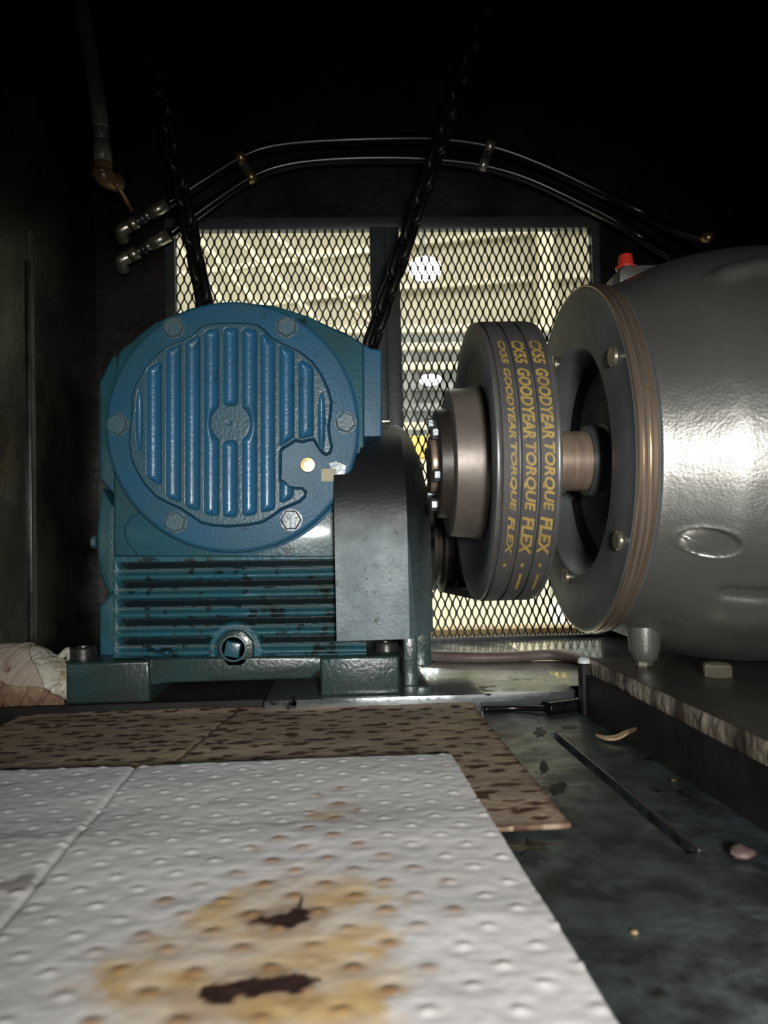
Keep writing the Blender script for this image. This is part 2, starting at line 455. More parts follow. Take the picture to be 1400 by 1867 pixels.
# oval hole and dark patches on the floor
def flat_blob(name, u, v, ru, rv, m, parent, z=0.0002, jag=0.25, seed=1, thick=0.001):
    pts = []
    r = random.Random(seed)
    for k in range(18):
        a = 2 * math.pi * k / 18; s = 1 + jag * (r.random() - 0.5) * 2
        p = PZ(u + ru * s * math.cos(a), v + rv * s * math.sin(a), 0); pts.append((p.x, p.y))
    return prism(name, pts, z + thick, 0.0002, m, parent, axis='Z')
flat_blob('floor_hole', 1038, 1326, 15, 3.5, 'void', fl, jag=0.02, thick=0.0003)
flat_blob('oil_blot', 1018, 1438, 14, 11, 'void', fl, jag=0.35, seed=4, thick=0.0005)
flat_blob('oil_blot', 992, 1398, 8, 12, 'void', fl, jag=0.35, seed=8, thick=0.0005)
flat_blob('oil_blot', 985, 1335, 12, 8, 'void', fl, jag=0.4, seed=9, thick=0.0005)

# ---- back wall with the window opening
wu0, wu1, wv0, wv1 = 300, 1106, 397, 1186
pTL = PY(wu0, wv0, YB); pTR = PY(1102, wv0, YB); pBL = PY(wu0, wv1, YB)
WX0, WX1 = pTL.x, PY(1100, 700, YB).x
WZ1 = (pTL.z + pTR.z) / 2; WZ0 = 0.0205
def wallpieces(name, m):
    bm = bmesh.new()
    for (x0, x1, z0, z1) in ((XL, WX0, 0, ZT), (WX1, XR, 0, ZT), (WX0, WX1, WZ1, ZT), (WX0, WX1, -0.01, WZ0)):
        add_box(bm, ((x0 + x1) / 2, YB + 0.01, (z0 + z1) / 2), (x1 - x0, 0.02, z1 - z0))
    return bm_obj(name, bm, m)
wb = struct(wallpieces('wall_back', 'black')); slabel(wb, 'black oil-stained steel back wall around the mesh window')
wl = struct(box('wall_left', (XL - 0.02, -0.2, -0.01), (XL, YB + 0.02, ZT), 'blackside')); slabel(wl, 'black glossy steel side wall left of the blue gearbox')
wr = struct(box('wall_right', (XR, -0.2, -0.01), (XR + 0.02, YB + 0.02, ZT), 'black')); slabel(wr, 'black steel side wall beyond the motor')
ce = struct(box('ceiling', (XL - 0.02, 0.15, ZT), (XR + 0.02, YB + 0.02, ZT + 0.02), 'black')); slabel(ce, 'black steel roof of the enclosure')

# ---- grey-green panel standing in front of the left wall
YP = 1.16
xpe = PY(57, 800, YP).x
zp1 = PY(30, 418, YP).z
pd = struct(box('door_1', (XL - 0.25, YP, 0.0), (xpe, YP + 0.02, zp1), 'panel', bev=0.002)); slabel(pd, 'grey-green steel door panel at the left edge')
box('edge_strip', (xpe - 0.004, YP - 0.006, 0.002), (xpe + 0.002, YP + 0.0, zp1 - 0.05), 'steel', pd, bev=0.001)

# ---- window: frame bars and expanded metal
win = struct(box('window_1', (WX0, YB - 0.004, WZ1 - PY(700, 397, YB).z + PY(700, 418, YB).z), (WX1, YB + 0.018, WZ1), 'frame', bev=0.0015))
slabel(win, 'dark steel window frame holding two panels of expanded metal')
zin1 = PY(700, 417, YB).z
xm0, xm1 = PY(680, 700, YB).x, PY(733, 700, YB).x
xl1 = PY(320, 520, YB).x; xr0 = PY(1083, 620, YB).x
box('frame_bar', (WX0, YB - 0.004, WZ0), (xl1, YB + 0.018, zin1 + 0.002), 'frame', win, bev=0.0015)
box('frame_bar', (xr0, YB - 0.004, WZ0), (WX1, YB + 0.018, zin1 + 0.002), 'frame', win, bev=0.0015)
box('mullion', (xm0, YB - 0.006, WZ0), ((xm0 + xm1) / 2, YB + 0.018, zin1 + 0.002), 'frame', win, bev=0.0015)
box('mullion', ((xm0 + xm1) / 2, YB - 0.006, WZ0), (xm1, YB + 0.018, zin1 + 0.002), 'frame', win, bev=0.0015)
box('frame_bar', (WX0, YB - 0.002, WZ0 - 0.004), (WX1, YB + 0.018, WZ0 + 0.006), 'frame', win, bev=0.001)

def expanded(name, x0, x1, z0, z1, parent):
    """staggered diamonds: zigzag strands that meet at thick knuckles"""
    px, pz = 0.00735, 0.0353
    ncol = int((x1 - x0) / px) + 2; nrow = int((z1 - z0) / (pz / 2)) + 2
    vs_, fs = [], []
    t = 0.0011
    def quadstrip(path, w, yoff):
        base = len(vs_)
        for (x, z, y), ww in zip(path, w):
            vs_.extend([(x - ww, y - t, z), (x + ww, y - t, z), (x + ww, y + t, z), (x - ww, y + t, z)])
        for i in range(len(path) - 1):
            a = base + i * 4; b = a + 4
            for k in range(4):
                fs.append((a + k, a + (k + 1) % 4, b + (k + 1) % 4, b + k))
    yc = YB + 0.008
    for c in range(ncol + 1):
        xc = x0 + (c - 0.5) * px
        path, w = [], []
        for r in range(nrow + 1):
            s = 1 if (r + c) % 2 == 0 else -1
            zz = z0 + r * pz / 2
            bulge = px * 0.5 - 0.0008
            kx = xc + s * bulge
            for dz, ins in ((-0.0035, 0.0), (0.0035, 0.0)):
                z_ = zz + dz
                x_ = kx
                if z_ < z0 or z_ > z1: continue
                x_ = min(max(x_, x0 - 0.001), x1 + 0.001)
                wob = 0.0003 * math.sin(c * 1.7 + r * 2.3)
                path.append((x_ + wob, z_, yc + s * 0.0012)); w.append(0.00150)
        if len(path) > 2: quadstrip(path, w, 0)
    me = bpy.data.meshes.new(name); me.from_pydata(vs_, [], fs)
    return link(name, me, 'mesh', parent)
expanded('expanded_metal', xl1, xm0, WZ0, zin1, win)
expanded('expanded_metal', xm1, xr0, WZ0, zin1, win)

# ---- raised deck plate under the gearbox (step of the floor)
ZD = 0.020
xd0 = PY(108, 1270, 1.0).x; xd1 = PZ(1062, 1268, ZD).x
yd = 0.985
dk = struct(bm_obj('trim_1', (lambda b: (add_box(b, ((-0.115 + xd1) / 2, (yd + YB) / 2, ZD / 2), (xd1 + 0.115, YB - yd, ZD), bev=0.0005), b)[1])(bmesh.new()), 'plate', angle=40))
slabel(dk, 'wet raised steel deck plate behind the soaked brown mat')
dk2 = struct(box('trim_2', (XL + 0.002, 1.0, 0.0), (-0.118, YB, ZD - 0.001), 'channel', bev=0.0015))
slabel(dk2, 'dark deck plate under the left half of the gearbox')

dk3 = struct(box('trim_3', (xd1 - 0.0004, 1.02, 0.0), (XR - 0.002, YB, ZD), 'plate'))
slabel(dk3, 'dark deck plate running on behind the motor')

# =================================================================== GEARBOX
GY = 1.03                                            # front plane of the casting
gb = thing('gearbox', 'blue cast-iron worm gearbox with round ribbed cover and cooling fins', 'gearbox', (PY(430, 1000, 1.2).x, 1.22, ZD))
def poly(pts, Y):
    A = np.array(pts, float); W = onY(A[:, 0], A[:, 1], Y)
    return [(float(p[0]), float(p[2])) for p in W]
# housing behind the cover
hs = [(206, 1195), (206, 690), (216, 640), (280, 588), (350, 560), (430, 550), (500, 556), (560, 575), (640, 612), (664, 628), (666, 1195)]
prism('housing', poly(hs, GY), GY, 1.40, 'teal', gb, bev=0.004, seg=3)
# shoulder to the right of the cover
sh = [(560, 580), (628, 605), (676, 634), (697, 637), (697, 822), (672, 826), (640, 900), (560, 940)]
prism('shoulder', poly(sh, 1.06), 1.06, 1.34, 'blue', gb, bev=0.004, seg=3)
# left side flange plates
for nm, pts in (('side_plate', [(180, 698), (204, 648), (214, 648), (214, 905), (204, 900), (180, 872)]),
                ('side_plate', [(180, 1106), (204, 1078), (214, 1078), (214, 1196), (181, 1196)])):
    prism(nm, poly(pts, 1.05), 1.05, 1.36, 'teal', gb, bev=0.004, seg=3)
cp = prism('bearing_cap', poly([(186, 890), (204, 920), (214, 920), (214, 1080), (202, 1086), (190, 1068), (181, 1045), (176, 1010), (175, 975), (179, 930)], 1.07), 1.07, 1.32, 'teal', gb, bev=0.004, seg=3)
c = PY(176, 988, 1.085)
hexhead('cap_bolt', (c.x + 0.001, c.y, c.z), (-1, 0, 0), 0.009, 0.0075, 'boltblue', cp)
# curved casting step below the cover, left
stp = [(300, 1018), (252, 1018), (243, 1004), (232, 992), (225, 975), (226, 958), (236, 944), (255, 932), (320, 930), (640, 930), (640, 1018)]
prism('casting_step', poly(stp, GY - 0.006), GY - 0.006, GY + 0.004, 'teal', gb, bev=0.003, seg=3)

# ---- round cover disc
CY = 0.992
cu, cv, cr = 425, 777, 229
cc = PY(cu, cv, CY); rad = cr * CY / F
cov = lathe('bearing_cover', [(0.0, 0.001), (0.0, rad - 0.005), (0.0012, rad - 0.002), (0.004, rad), (0.026, rad), (0.027, rad + 0.0035), (0.0405, rad + 0.0035)], (cc.x, CY, cc.z), 'blue', gb, axis='Y', segs=160)
# ribbed relief on the cover, as a height field
sc = 0.40714
def cp2(x, y): return (150 + x * sc, 530 + y * sc)
outline = [cp2(*p) for p in [(545, 158), (600, 150), (665, 147), (730, 149), (785, 156), (815, 178), (850, 215), (910, 245), (975, 275), (1030, 320), (1070, 375),
    (1100, 440), (1117, 500), (1112, 560), (1104, 610), (1110, 660), (1119, 700), (1110, 728), (1092, 737), (1074, 726), (1055, 700), (1036, 668), (1010, 672), (985, 680), (955, 672), (930, 690), (900, 706),
    (890, 720), (888, 850), (905, 855), (925, 878), (960, 884), (985, 884), (1002, 900), (1000, 922), (975, 945), (935, 962), (895, 978), (850, 1012), (805, 1038), (740, 1050), (660, 1056), (590, 1052), (535, 1040),
    (490, 1008), (440, 975), (380, 948), (330, 920), (285, 870), (250, 815), (225, 760), (214, 690), (218, 610), (228, 520), (225, 480), (240, 430), (275, 365), (320, 300), (380, 255), (450, 225), (495, 205), (522, 175)]]
OU = np.array(outline)
def sdf_poly(U, V, P):
    d = np.full(U.shape, 1e9); ins = np.zeros(U.shape, bool)
    n = len(P)
    for i in range(n):
        a = P[i]; b = P[(i + 1) % n]
        e = b - a; wx = U - a[0]; wy = V - a[1]
        t = np.clip((wx * e[0] + wy * e[1]) / (e @ e), 0, 1)
        d = np.minimum(d, np.hypot(wx - e[0] * t, wy - e[1] * t))
        cnd = ((a[1] > V) != (b[1] > V)) & (U < (b[0] - a[0]) * (V - a[1]) / (b[1] - a[1] + 1e-12) + a[0])
        ins ^= cnd
    return np.where(ins, -d, d)
gu = np.arange(228, 614, 1.35); gv = np.arange(580, 970, 1.35)
U, V = np.meshgrid(gu, gv)
S = sdf_poly(U, V, OU)
plate = sstep(1.5, -3.0, S) * 11.0
chan = [(262, 450, 722, 15, 1), (328, 335, 858, 31, 0), (414, 245, 938, 31, 0), (499, 212, 978, 31, 0), (583, 180, 1006, 31, 0), (668, 174, 518, 31, 0), (665, 676, 1012, 31, 0),
        (752, 178, 1006, 31, 0), (833, 204, 986, 31, 0), (918, 248, 705, 31, 0), (1003, 328, 680, 31, 0), (1072, 460, 722, 15, 1), (916, 856, 940, 29, 2)]
ch = np.zeros_like(U)
bc = cp2(667, 597)
for (x, ya, yb, hw, kind) in chan:
    xc = 150 + x * sc; y0 = 530 + ya * sc; y1 = 530 + yb * sc; w_ = hw * sc
    if kind == 1:                                   # thin lens at the rim
        mid_ = (y0 + y1) / 2; hl = (y1 - y0) / 2
        wloc = w_ * np.sqrt(np.clip(1 - ((V - mid_) / hl) ** 2, 0, 1)) + 0.01
        sg = -1 if x < 600 else 1
        d = np.abs(U - xc - sg * 0.0 * wloc) / wloc
        dep = np.sqrt(np.clip(1 - d * d, 0, 1)) * np.clip(wloc / 6, 0, 1) * 8
    else:
        dx = np.abs(U - xc)
        # slanted ends follow the round outline
        slope = (xc - cu) / 190.0
        ye0 = y0 + (U - xc) * slope * 0.75; ye1 = y1 - (U - xc) * slope * 0.75
        if kind == 2: ye0 = y0 + (U - xc) * 0.9 - 2; ye1 = y1 - (U - xc) * 0.5
        endd = np.minimum(V - ye0, ye1 - V)
        # signed distance of rounded box
        qx = dx - w_ + 7; qy = -endd + 7
        sdb = np.hypot(np.maximum(qx, 0), np.maximum(qy, 0)) + np.minimum(np.maximum(qx, qy), 0) - 7
        db = np.hypot(U - bc[0], V - bc[1]) - 36.5   # keep clear of the centre boss
        if x in (583, 752): sdb = np.maximum(sdb, -db)
        if kind == 0: sdb = np.maximum(sdb, S + 6)
        k = np.clip(-sdb / w_, 0, 1)
        dep = 9.5 * np.sqrt(np.clip(1 - (1 - k) ** 2, 0, 1))
    ch = np.maximum(ch, dep)
hgt = plate - ch * (plate / 11.0)
hgt += sstep(4, 2.5, np.hypot(U - cp2(662, 596)[0], V - cp2(662, 596)[1])) * -2.0
px2m = CY / F
Vw = onY(U, V, CY - 0.0004)
Vw[..., 1] -= hgt * px2m
msk = (S < 3.0)
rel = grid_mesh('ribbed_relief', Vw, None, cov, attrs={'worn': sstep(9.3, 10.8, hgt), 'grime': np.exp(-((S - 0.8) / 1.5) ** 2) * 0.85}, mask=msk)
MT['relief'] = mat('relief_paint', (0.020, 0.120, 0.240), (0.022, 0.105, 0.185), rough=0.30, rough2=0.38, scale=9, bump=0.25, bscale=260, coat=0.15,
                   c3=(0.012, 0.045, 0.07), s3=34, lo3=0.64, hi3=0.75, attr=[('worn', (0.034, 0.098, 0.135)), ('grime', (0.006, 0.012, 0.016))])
rel.data.materials.append(MT['relief'])
# cover bolts
for k, (u, v, mm) in enumerate(((317, 598, 'boltblue'), (523, 597, 'boltblue'), (630, 771, 'boltblue'), (531, 948, 'boltgrey'), (321, 952, 'boltblue'), (215, 775, 'boltblue'))):
    c = PY(u, v, CY)
    hb = hexhead('cover_bolt', (c.x, CY + 0.0003, c.z), (0, -1, 0), 0.0136, 0.0085, mm, cov, rot=math.radians(8 + 17 * k), washer=1.06)
    if k in (2, 3):
        for a in (90, 210, 330):                     # grade marks on the head
            b2 = bmesh.new()
            add_box(b2, (0, 0, 0), (0.0055, 0.0008, 0.0012))
            bmesh.ops.transform(b2, matrix=Matrix.Translation((c.x, CY - 0.0087, c.z)) @ Matrix.Rotation(math.radians(a + 10), 4, 'Y') @ Matrix.Translation((0.0065, 0, 0)), verts=b2.verts)
            bm_obj('grade_mark', b2, 'boltblue', hb)
# pad with the brass sensor plug
c = PY(561, 848, CY)
pl = lathe('brass_plug', [(0.0, 0.0095), (-0.004, 0.0098), (-0.0058, 0.0090), (-0.0060, 0.0056), (-0.0048, 0.0052), (-0.0048, 0.0034), (-0.0062, 0.0030), (-0.0062, 0.0002)], (c.x, CY, c.z), 'brass', cov, axis='Y', segs=40)
pl['label'] = 'bright brass plug on the cover'
dc = poly([(585, 855), (613, 854), (614, 877), (586, 878)], CY - 0.0006)
dcl = prism('decal', dc, CY - 0.0008, CY + 0.0002, 'decal', cov); dcl['label'] = 'worn yellowish square decal'
prism('decal_residue', poly([(600, 845), (612, 841), (631, 849), (625, 878), (612, 876)], CY - 0.0003), CY - 0.0004, CY + 0.0002, 'boltgrey', cov)
bs = [cp2(*p) for p in ((905, 705), (945, 690), (985, 686), (1030, 676), (1066, 716), (1090, 742), (1118, 735), (1150, 760), (1130, 850), (1010, 880), (985, 878), (960, 876), (935, 868), (910, 850), (900, 780))]

# ---- horizontal cooling fins
fu = np.arange(207, 668, 1.6); fv = np.arange(1012, 1200, 0.9)
U, V = np.meshgrid(fu, fv)
Vr = V + (U - 428) * 0.016
per = 34.6
ph = ((Vr - 1022) / per)
fr = ph - np.floor(ph)
kk = np.floor(ph)
# each period: deep recess, narrow proud ridge, shallow gap, rounded bar
act = (kk >= 0) & (kk <= 4)
endm = sstep(214, 232, U)
db = np.hypot(U - 430, V - 1182)
okb = np.where(kk >= 3, sstep(44, 54, db), 1.0)
def bump_(c0, h0): return np.clip(1 - ((fr - c0) / h0) ** 2, 0, 1)
bar = np.sqrt(bump_(0.79, 0.235)) * 13.0
rdg = np.sqrt(bump_(0.455, 0.085)) * 11.0
prof_ = np.maximum(bar, rdg)
prof_ = np.where((fr > 0.40) & (fr < 0.95), np.maximum(prof_, 4.5), prof_)
prof_ = prof_ + np.exp(-((U - 440) / 26) ** 2) * np.where(fr > 0.36, 1.8, 0)
flat = 9.0
flat = 12.0
rec = np.where(fr < 0.37, np.clip(fr / 0.37, 0, 1) * 12.0 - 2.0, 0.0)      # recess rises towards the ridge below it
hgt = np.where(act, flat + (np.maximum(prof_ * 1.25, rec) - 16.0) * endm * okb, flat)
hgt += sstep(38, 30, db) * 5
hgt += (fbm(U / 9, V / 5, 3) - 0.5) * 0.8
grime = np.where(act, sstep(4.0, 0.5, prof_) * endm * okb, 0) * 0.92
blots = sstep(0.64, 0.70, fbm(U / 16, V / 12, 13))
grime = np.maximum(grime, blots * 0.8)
em_ = np.minimum(np.minimum(V - 1012, 1199 - V), U - 207)
hgt = np.where(em_ < 2.5, np.minimum(hgt, -8 + em_ * 8), hgt)
Vw = onY(U, V, GY - 0.008)
Vw[..., 1] -= hgt * (GY / F)
fin = grid_mesh('cooling_fins', Vw, None, gb, attrs={'worn': np.where(act, bump_(0.455, 0.085), 0) * 0.8, 'grime': grime})
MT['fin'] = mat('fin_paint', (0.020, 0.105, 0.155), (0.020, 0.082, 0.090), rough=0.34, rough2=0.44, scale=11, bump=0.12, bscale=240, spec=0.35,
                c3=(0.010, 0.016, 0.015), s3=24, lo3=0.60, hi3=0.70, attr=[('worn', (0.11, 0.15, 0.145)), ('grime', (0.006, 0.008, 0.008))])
fin.data.materials.append(MT['fin'])
# side walls closing the fin block
box('fin_block', (PY(207, 1100, GY).x, GY - 0.001, PY(430, 1198, GY).z), (PY(666, 1100, GY).x, GY + 0.02, PY(430, 1016, GY).z), 'teal', gb)
# ---- drain plug boss
BY = GY - 0.018
c = PY(430, 1182, BY)
oct_ = [(c.x + 0.0255 * math.cos(math.radians(22.5 + 45 * k)), c.z + 0.0255 * math.sin(math.radians(22.5 + 45 * k))) for k in range(8)]
bo = prism('plug_boss', oct_, BY - 0.006, GY + 0.01, 'oily', gb, bev=0.003, seg=2)
c2 = PY(427, 1181, BY)
pg = lathe('drain_plug', [(0.0, 0.0175), (-0.002, 0.0172), (-0.0025, 0.0150), (0.001, 0.0145)], (c2.x, BY - 0.006, c2.z), 'boltblue', bo, axis='Y', segs=40)
sq = [(c2.x + 0.0135 * math.cos(math.radians(33 + 90 * k)), c2.z + 0.0135 * math.sin(math.radians(33 + 90 * k))) for k in range(4)]
prism('plug_head', sq, BY - 0.019, BY - 0.004, 'teal', bo, bev=0.0022, seg=2)
# ---- base: bar between the feet, feet, bolts
prism('base_bar', poly([(262, 1200), (600, 1196), (600, 1225), (578, 1226), (566, 1238), (300, 1246), (284, 1250), (262, 1250)], 1.006), 1.006, 1.38, 'oily', gb, bev=0.004, seg=3)
zf0 = ZD + 0.0005
def foot(u0, u1, vt0, vt1, Y0, m, yb=1.20):
    a = PY(u0, vt0, Y0); b = PY(u1, vt1, Y0)
    bm = bmesh.new()
    pts = [(a.x, zf0), (b.x, zf0), (b.x, b.z), (a.x, a.z)]
    return prism('foot', pts, Y0, yb, m, gb, bev=0.004, seg=3)
foot(119, 272, 1209, 1205, 0.998, 'oily'); foot(583, 728, 1199, 1195, 0.998, 'oily')
def capscrew(u, v, Y, r, h, m):
    p = PY(u, v, Y)
    o = lathe('foot_bolt', [(0, r * 0.5), (0, r), (h * 0.9, r), (h, r * 0.93), (h, r * 0.55), (h * 0.5, r * 0.5), (h * 0.5, 0.0005)], (p.x, Y, p.z), m, gb, axis='Z', segs=36)
    return o
capscrew(152, 1202, 1.035, 0.0168, 0.0165, 'steel'); capscrew(704, 1193, 1.045, 0.0165, 0.017, 'steel')
lathe('foot_washer', [(0, 0.004), (0, 0.022), (0.003, 0.022), (0.003, 0.004)], (PY(152, 1207, 1.035).x, 1.035, PY(152, 1207, 1.035).z), 'steel', gb, axis='Z', segs=32)

# ---- worm input housing (speckled grey block with rounded top, right)
HY = 0.972
x0 = PY(612, 1080, HY).x; x1 = PY(745, 1080, HY).x; x2 = PY(787, 1050, 1.04).x
zb = PY(680, 1167, HY).z; zc_ = PY(660, 948, HY).z
topz = PY(715, 779, 1.20).z
prof = [(HY, zb), (HY, zc_)]
rz = topz - zc_; ry = 1.20 - HY
for k in range(1, 13):
    a = k / 12 * math.pi / 2
    prof.append((HY + ry * (1 - math.cos(a)), zc_ + rz * math.sin(a)))
prof += [(1.36, topz - 0.01), (1.38, zc_), (1.38, zb)]
n = len(prof)
bm = bmesh.new()
# section sweeps right; the right end is chamfered and its top corner rounded
secs = []
for (x, inset, drop) in ((x0, 0.0, 0.0), (x1, 0.0, 0.0), (x1 + (x2 - x1) * 0.30, 0.016, 0.004), (x1 + (x2 - x1) * 0.62, 0.040, 0.016), (x1 + (x2 - x1) * 0.86, 0.058, 0.038), (x2, 0.068, 0.070)):
    ring = []
    for (y, z) in prof:
        zz = z if z <= zc_ else zc_ + (z - zc_) * (1 - drop / rz)
        yy = y + inset if y < 1.30 else y - inset * 0.3
        ring.append(bm.verts.new((x, yy, zz)))
    secs.append(ring)
for a, b in zip(secs[:-1], secs[1:]):
    for i in range(n):
        bm.faces.new((a[i], a[(i + 1) % n], b[(i + 1) % n], b[i]))
bm.faces.new(secs[0]); bm.faces.new(list(reversed(secs[-1])))
bmesh.ops.subdivide_edges(bm, edges=[e for e in bm.edges if abs(e.verts[0].co.x - e.verts[1].co.x) > 0.02 or (abs(e.verts[0].co.y - HY) < 0.001 and abs(e.verts[1].co.y - HY) < 0.001)], cuts=7, use_grid_fill=True)
ih = bm_obj('input_housing', bm, None, gb, angle=32)
oil_shade = ih.data.attributes.new('oil', 'FLOAT', 'POINT')  # holds painted shade as well as oil film
oil_shade.data.foreach_set('value', [float(sstep(zc_ - 0.030, zc_ + 0.014, v.co.z + 0.022 * (mnoise.noise(v.co * 38.0)))) for v in ih.data.vertices])  # shade and oil film painted into the colour of the rounded top
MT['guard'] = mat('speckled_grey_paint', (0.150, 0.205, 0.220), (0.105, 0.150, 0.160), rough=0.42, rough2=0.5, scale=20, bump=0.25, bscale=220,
                  c3=(0.030, 0.030, 0.026), s3=120, lo3=0.60, hi3=0.68, attr=[('oil', (0.012, 0.014, 0.015))])  # 'oil' darkens the top for shade as well as oil film
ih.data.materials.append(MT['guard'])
ih['label'] = 'speckled grey-green input housing with a dark rounded top'
# small bracket below the housing
box('bracket', (PY(735, 1200, 1.06).x, 1.05, ZD), (PY(760, 1200, 1.06).x, 1.09, zb - 0.001), 'oily', gb, bev=0.002)
box('bracket_plate', (PY(752, 1200, 1.08).x, 1.08, PY(760, 1215, 1.08).z), (PY(786, 1190, 1.08).x, 1.30, zb + 0.02), 'oily', gb, bev=0.002)
p = PY(757, 1206, 1.08); hexhead('bracket_nut', (p.x, 1.081, p.z), (0, -1, 0), 0.006, 0.006, 'boltgrey', gb)
p = PY(705, 768, 1.06); 
nip = lathe('grease_nipple', [(0, 0.004), (0.006, 0.004), (0.006, 0.0026), (0.012, 0.0026), (0.014, 0.001)], (PY(697, 770, 1.10).x - 0.002, 1.10, PY(705, 768, 1.10).z), 'zinc', gb, axis='X', segs=16)

# =================================================================== REAR SHEAVE ON THE GEARBOX SHAFT
RC = PY(805, 977, 1.335); RC.y = 1.335
rs = thing('gearbox_pulley', 'small dark grooved pulley on the gearbox input shaft behind the belts', 'pulley', (RC.x, RC.y, RC.z))
xb0 = x2 - RC.x
lathe('seal_ring', [(xb0 - 0.004, 0.03), (xb0 - 0.004, 0.086), (xb0 + 0.006, 0.086), (xb0 + 0.006, 0.03)], RC, 'hubdark', rs, segs=72, closed=True)
lathe('pulley_body', [(-0.022, 0.02), (-0.022, 0.094), (-0.016, 0.095), (-0.014, 0.082), (-0.008, 0.082), (-0.005, 0.097), (0.000, 0.097), (0.002, 0.084), (0.012, 0.084), (0.015, 0.097), (0.019, 0.097), (0.021, 0.084),
                      (0.031, 0.084), (0.034, 0.097), (0.038, 0.097), (0.040, 0.084), (0.050, 0.084), (0.054, 0.097), (0.058, 0.095), (0.058, 0.02)], RC, 'hubdark', rs, segs=96, closed=True)
lathe('shaft', [(xb0 - 0.03, 0.001), (xb0 - 0.03, 0.022), (0.07, 0.022), (0.07, 0.001)], RC, 'steel', rs, segs=36)

# =================================================================== MOTOR
MY = 0.95
MZ = H + math.tan(math.radians(5.06)) * MY + 0.002
XF = 0.280
mo = thing('electric_motor', 'large silver-grey electric motor with round mounting flange at right edge', 'motor', (0.55, MY, 0.07))
MC = (0, MY, MZ)
RB = 0.254
prof = [(XF + 0.024, 0.2060), (XF + 0.034, 0.2095), (XF + 0.064, 0.222), (XF + 0.095, 0.236), (XF + 0.135, 0.247), (XF + 0.180, RB), (XF + 0.26, RB + 0.001), (XF + 0.52, RB), (XF + 0.55, RB - 0.02)]
pxs = np.array([p[0] for p in prof]); prs = np.array([p[1] for p in prof])
xs = np.concatenate([np.linspace(XF + 0.024, XF + 0.20, 170), np.linspace(XF + 0.205, XF + 0.55, 40)])
ths = np.linspace(0, 2 * np.pi, 721)
X, TH = np.meshgrid(xs, ths)
# smooth profile
Rr = np.interp(X, pxs, prs)
ker = 9
base_r = np.interp(xs, pxs, prs); pad_ = np.pad(base_r, ker, mode='edge')
base_s = np.array([pad_[i:i + 2 * ker + 1].mean() for i in range(len(xs))])
Rr = np.broadcast_to(base_s, X.shape).copy()
def mpt(u, v):
    """point of the motor surface seen at a pixel -> (x, theta)"""
    d = ray(u, v); o_ = np.array([0, 0, H]); rr = RB - 0.006
    a = d[1] ** 2 + d[2] ** 2; b = 2 * (d[1] * (o_[1] - MY) + d[2] * (o_[2] - MZ)); c_ = (o_[1] - MY) ** 2 + (o_[2] - MZ) ** 2 - rr * rr
    disc = max(b * b - 4 * a * c_, 0); t = (-b - math.sqrt(disc)) / (2 * a)
    p = o_ + d * t
    return p[0], math.atan2(p[2] - MZ, p[1] - MY) % (2 * math.pi)
def slotsdf(xa, ta, xb, tb, r):
    ax, ay = xa, ta * RB; bx, by = xb, tb * RB
    ex, ey = bx - ax, by - ay; wx = X - ax; wy = TH * RB - ay
    t = np.clip((wx * ex + wy * ey) / (ex * ex + ey * ey + 1e-12), 0, 1)
    return np.hypot(wx - ex * t, wy - ey * t) - r
# cast lifting pocket: a scoop, deepest at its left end
a = mpt(1312, 1008)
ex, ey = (X - a[0]) / 0.0265, (TH - a[1]) * RB / 0.0150
eR = np.hypot(ex, ey)
fade = 1 - sstep(-0.5, 1.0, ex)
Rr += -0.024 * sstep(1.06, 0.86, eR) * (0.12 + 0.88 * fade) + 0.0009 * np.exp(-((eR - 1.14) / 0.16) ** 2) * (0.25 + 0.75 * fade)
# dark crease and swelling towards the foot
a = mpt(1335, 1096); b = mpt(1399, 1080)
s2 = slotsdf(a[0], a[1], b[0] + 0.05, b[1], 0.004)
Rr += -0.0035 * np.exp(-(np.maximum(s2, 0) / 0.006) ** 2)
a = mpt(1360, 1140); b = mpt(1399, 1130)
s3 = slotsdf(a[0], a[1], b[0] + 0.05, b[1], 0.002)
Rr += 0.003 * np.exp(-(np.maximum(s3, 0) / 0.024) ** 2)
# swelling near the top
a = mpt(1330, 492); b = mpt(1399, 486)
s4 = slotsdf(a[0], a[1], b[0] + 0.08, b[1], 0.003)
Rr += 0.008 * np.exp(-(np.maximum(s4, 0) / 0.012) ** 2)
Rr += (fbm(X * 90, TH * RB * 90, 21, 3) - 0.5) * 0.0003
Vm = np.stack([X, MY + Rr * np.cos(TH), MZ + Rr * np.sin(TH)], -1)
Vm[..., 2] = np.maximum(Vm[..., 2], 0.0708)
grid_mesh('end_bell', Vm, 'motor', mo)
# flange: face, recess, machined rim
fg = lathe('flange', [(XF + 0.050, 0.062), (XF + 0.052, 0.100), (XF + 0.046, 0.118), (XF + 0.034, 0.131), (XF + 0.006, 0.137), (XF, 0.142), (XF, 0.190), (XF + 0.001, 0.193), (XF + 0.001, 0.2085),
                      (XF + 0.004, 0.2115), (XF + 0.0245, 0.2115), (XF + 0.040, 0.200)], MC, 'mface', mo, segs=180)
for a0, a1, r0, r1 in ((0.0020, 0.0085, 0.2098, 0.2128), (0.0096, 0.0150, 0.2098, 0.2132), (0.0162, 0.0235, 0.2098, 0.2128)):
    lathe('machined_rim', [(XF + a0, r0), (XF + a0, r1 - 0.0012), (XF + a0 + 0.0014, r1), (XF + a1 - 0.0014, r1), (XF + a1, r1 - 0.0012), (XF + a1, r0)], MC, 'rim', fg, segs=180, closed=True)
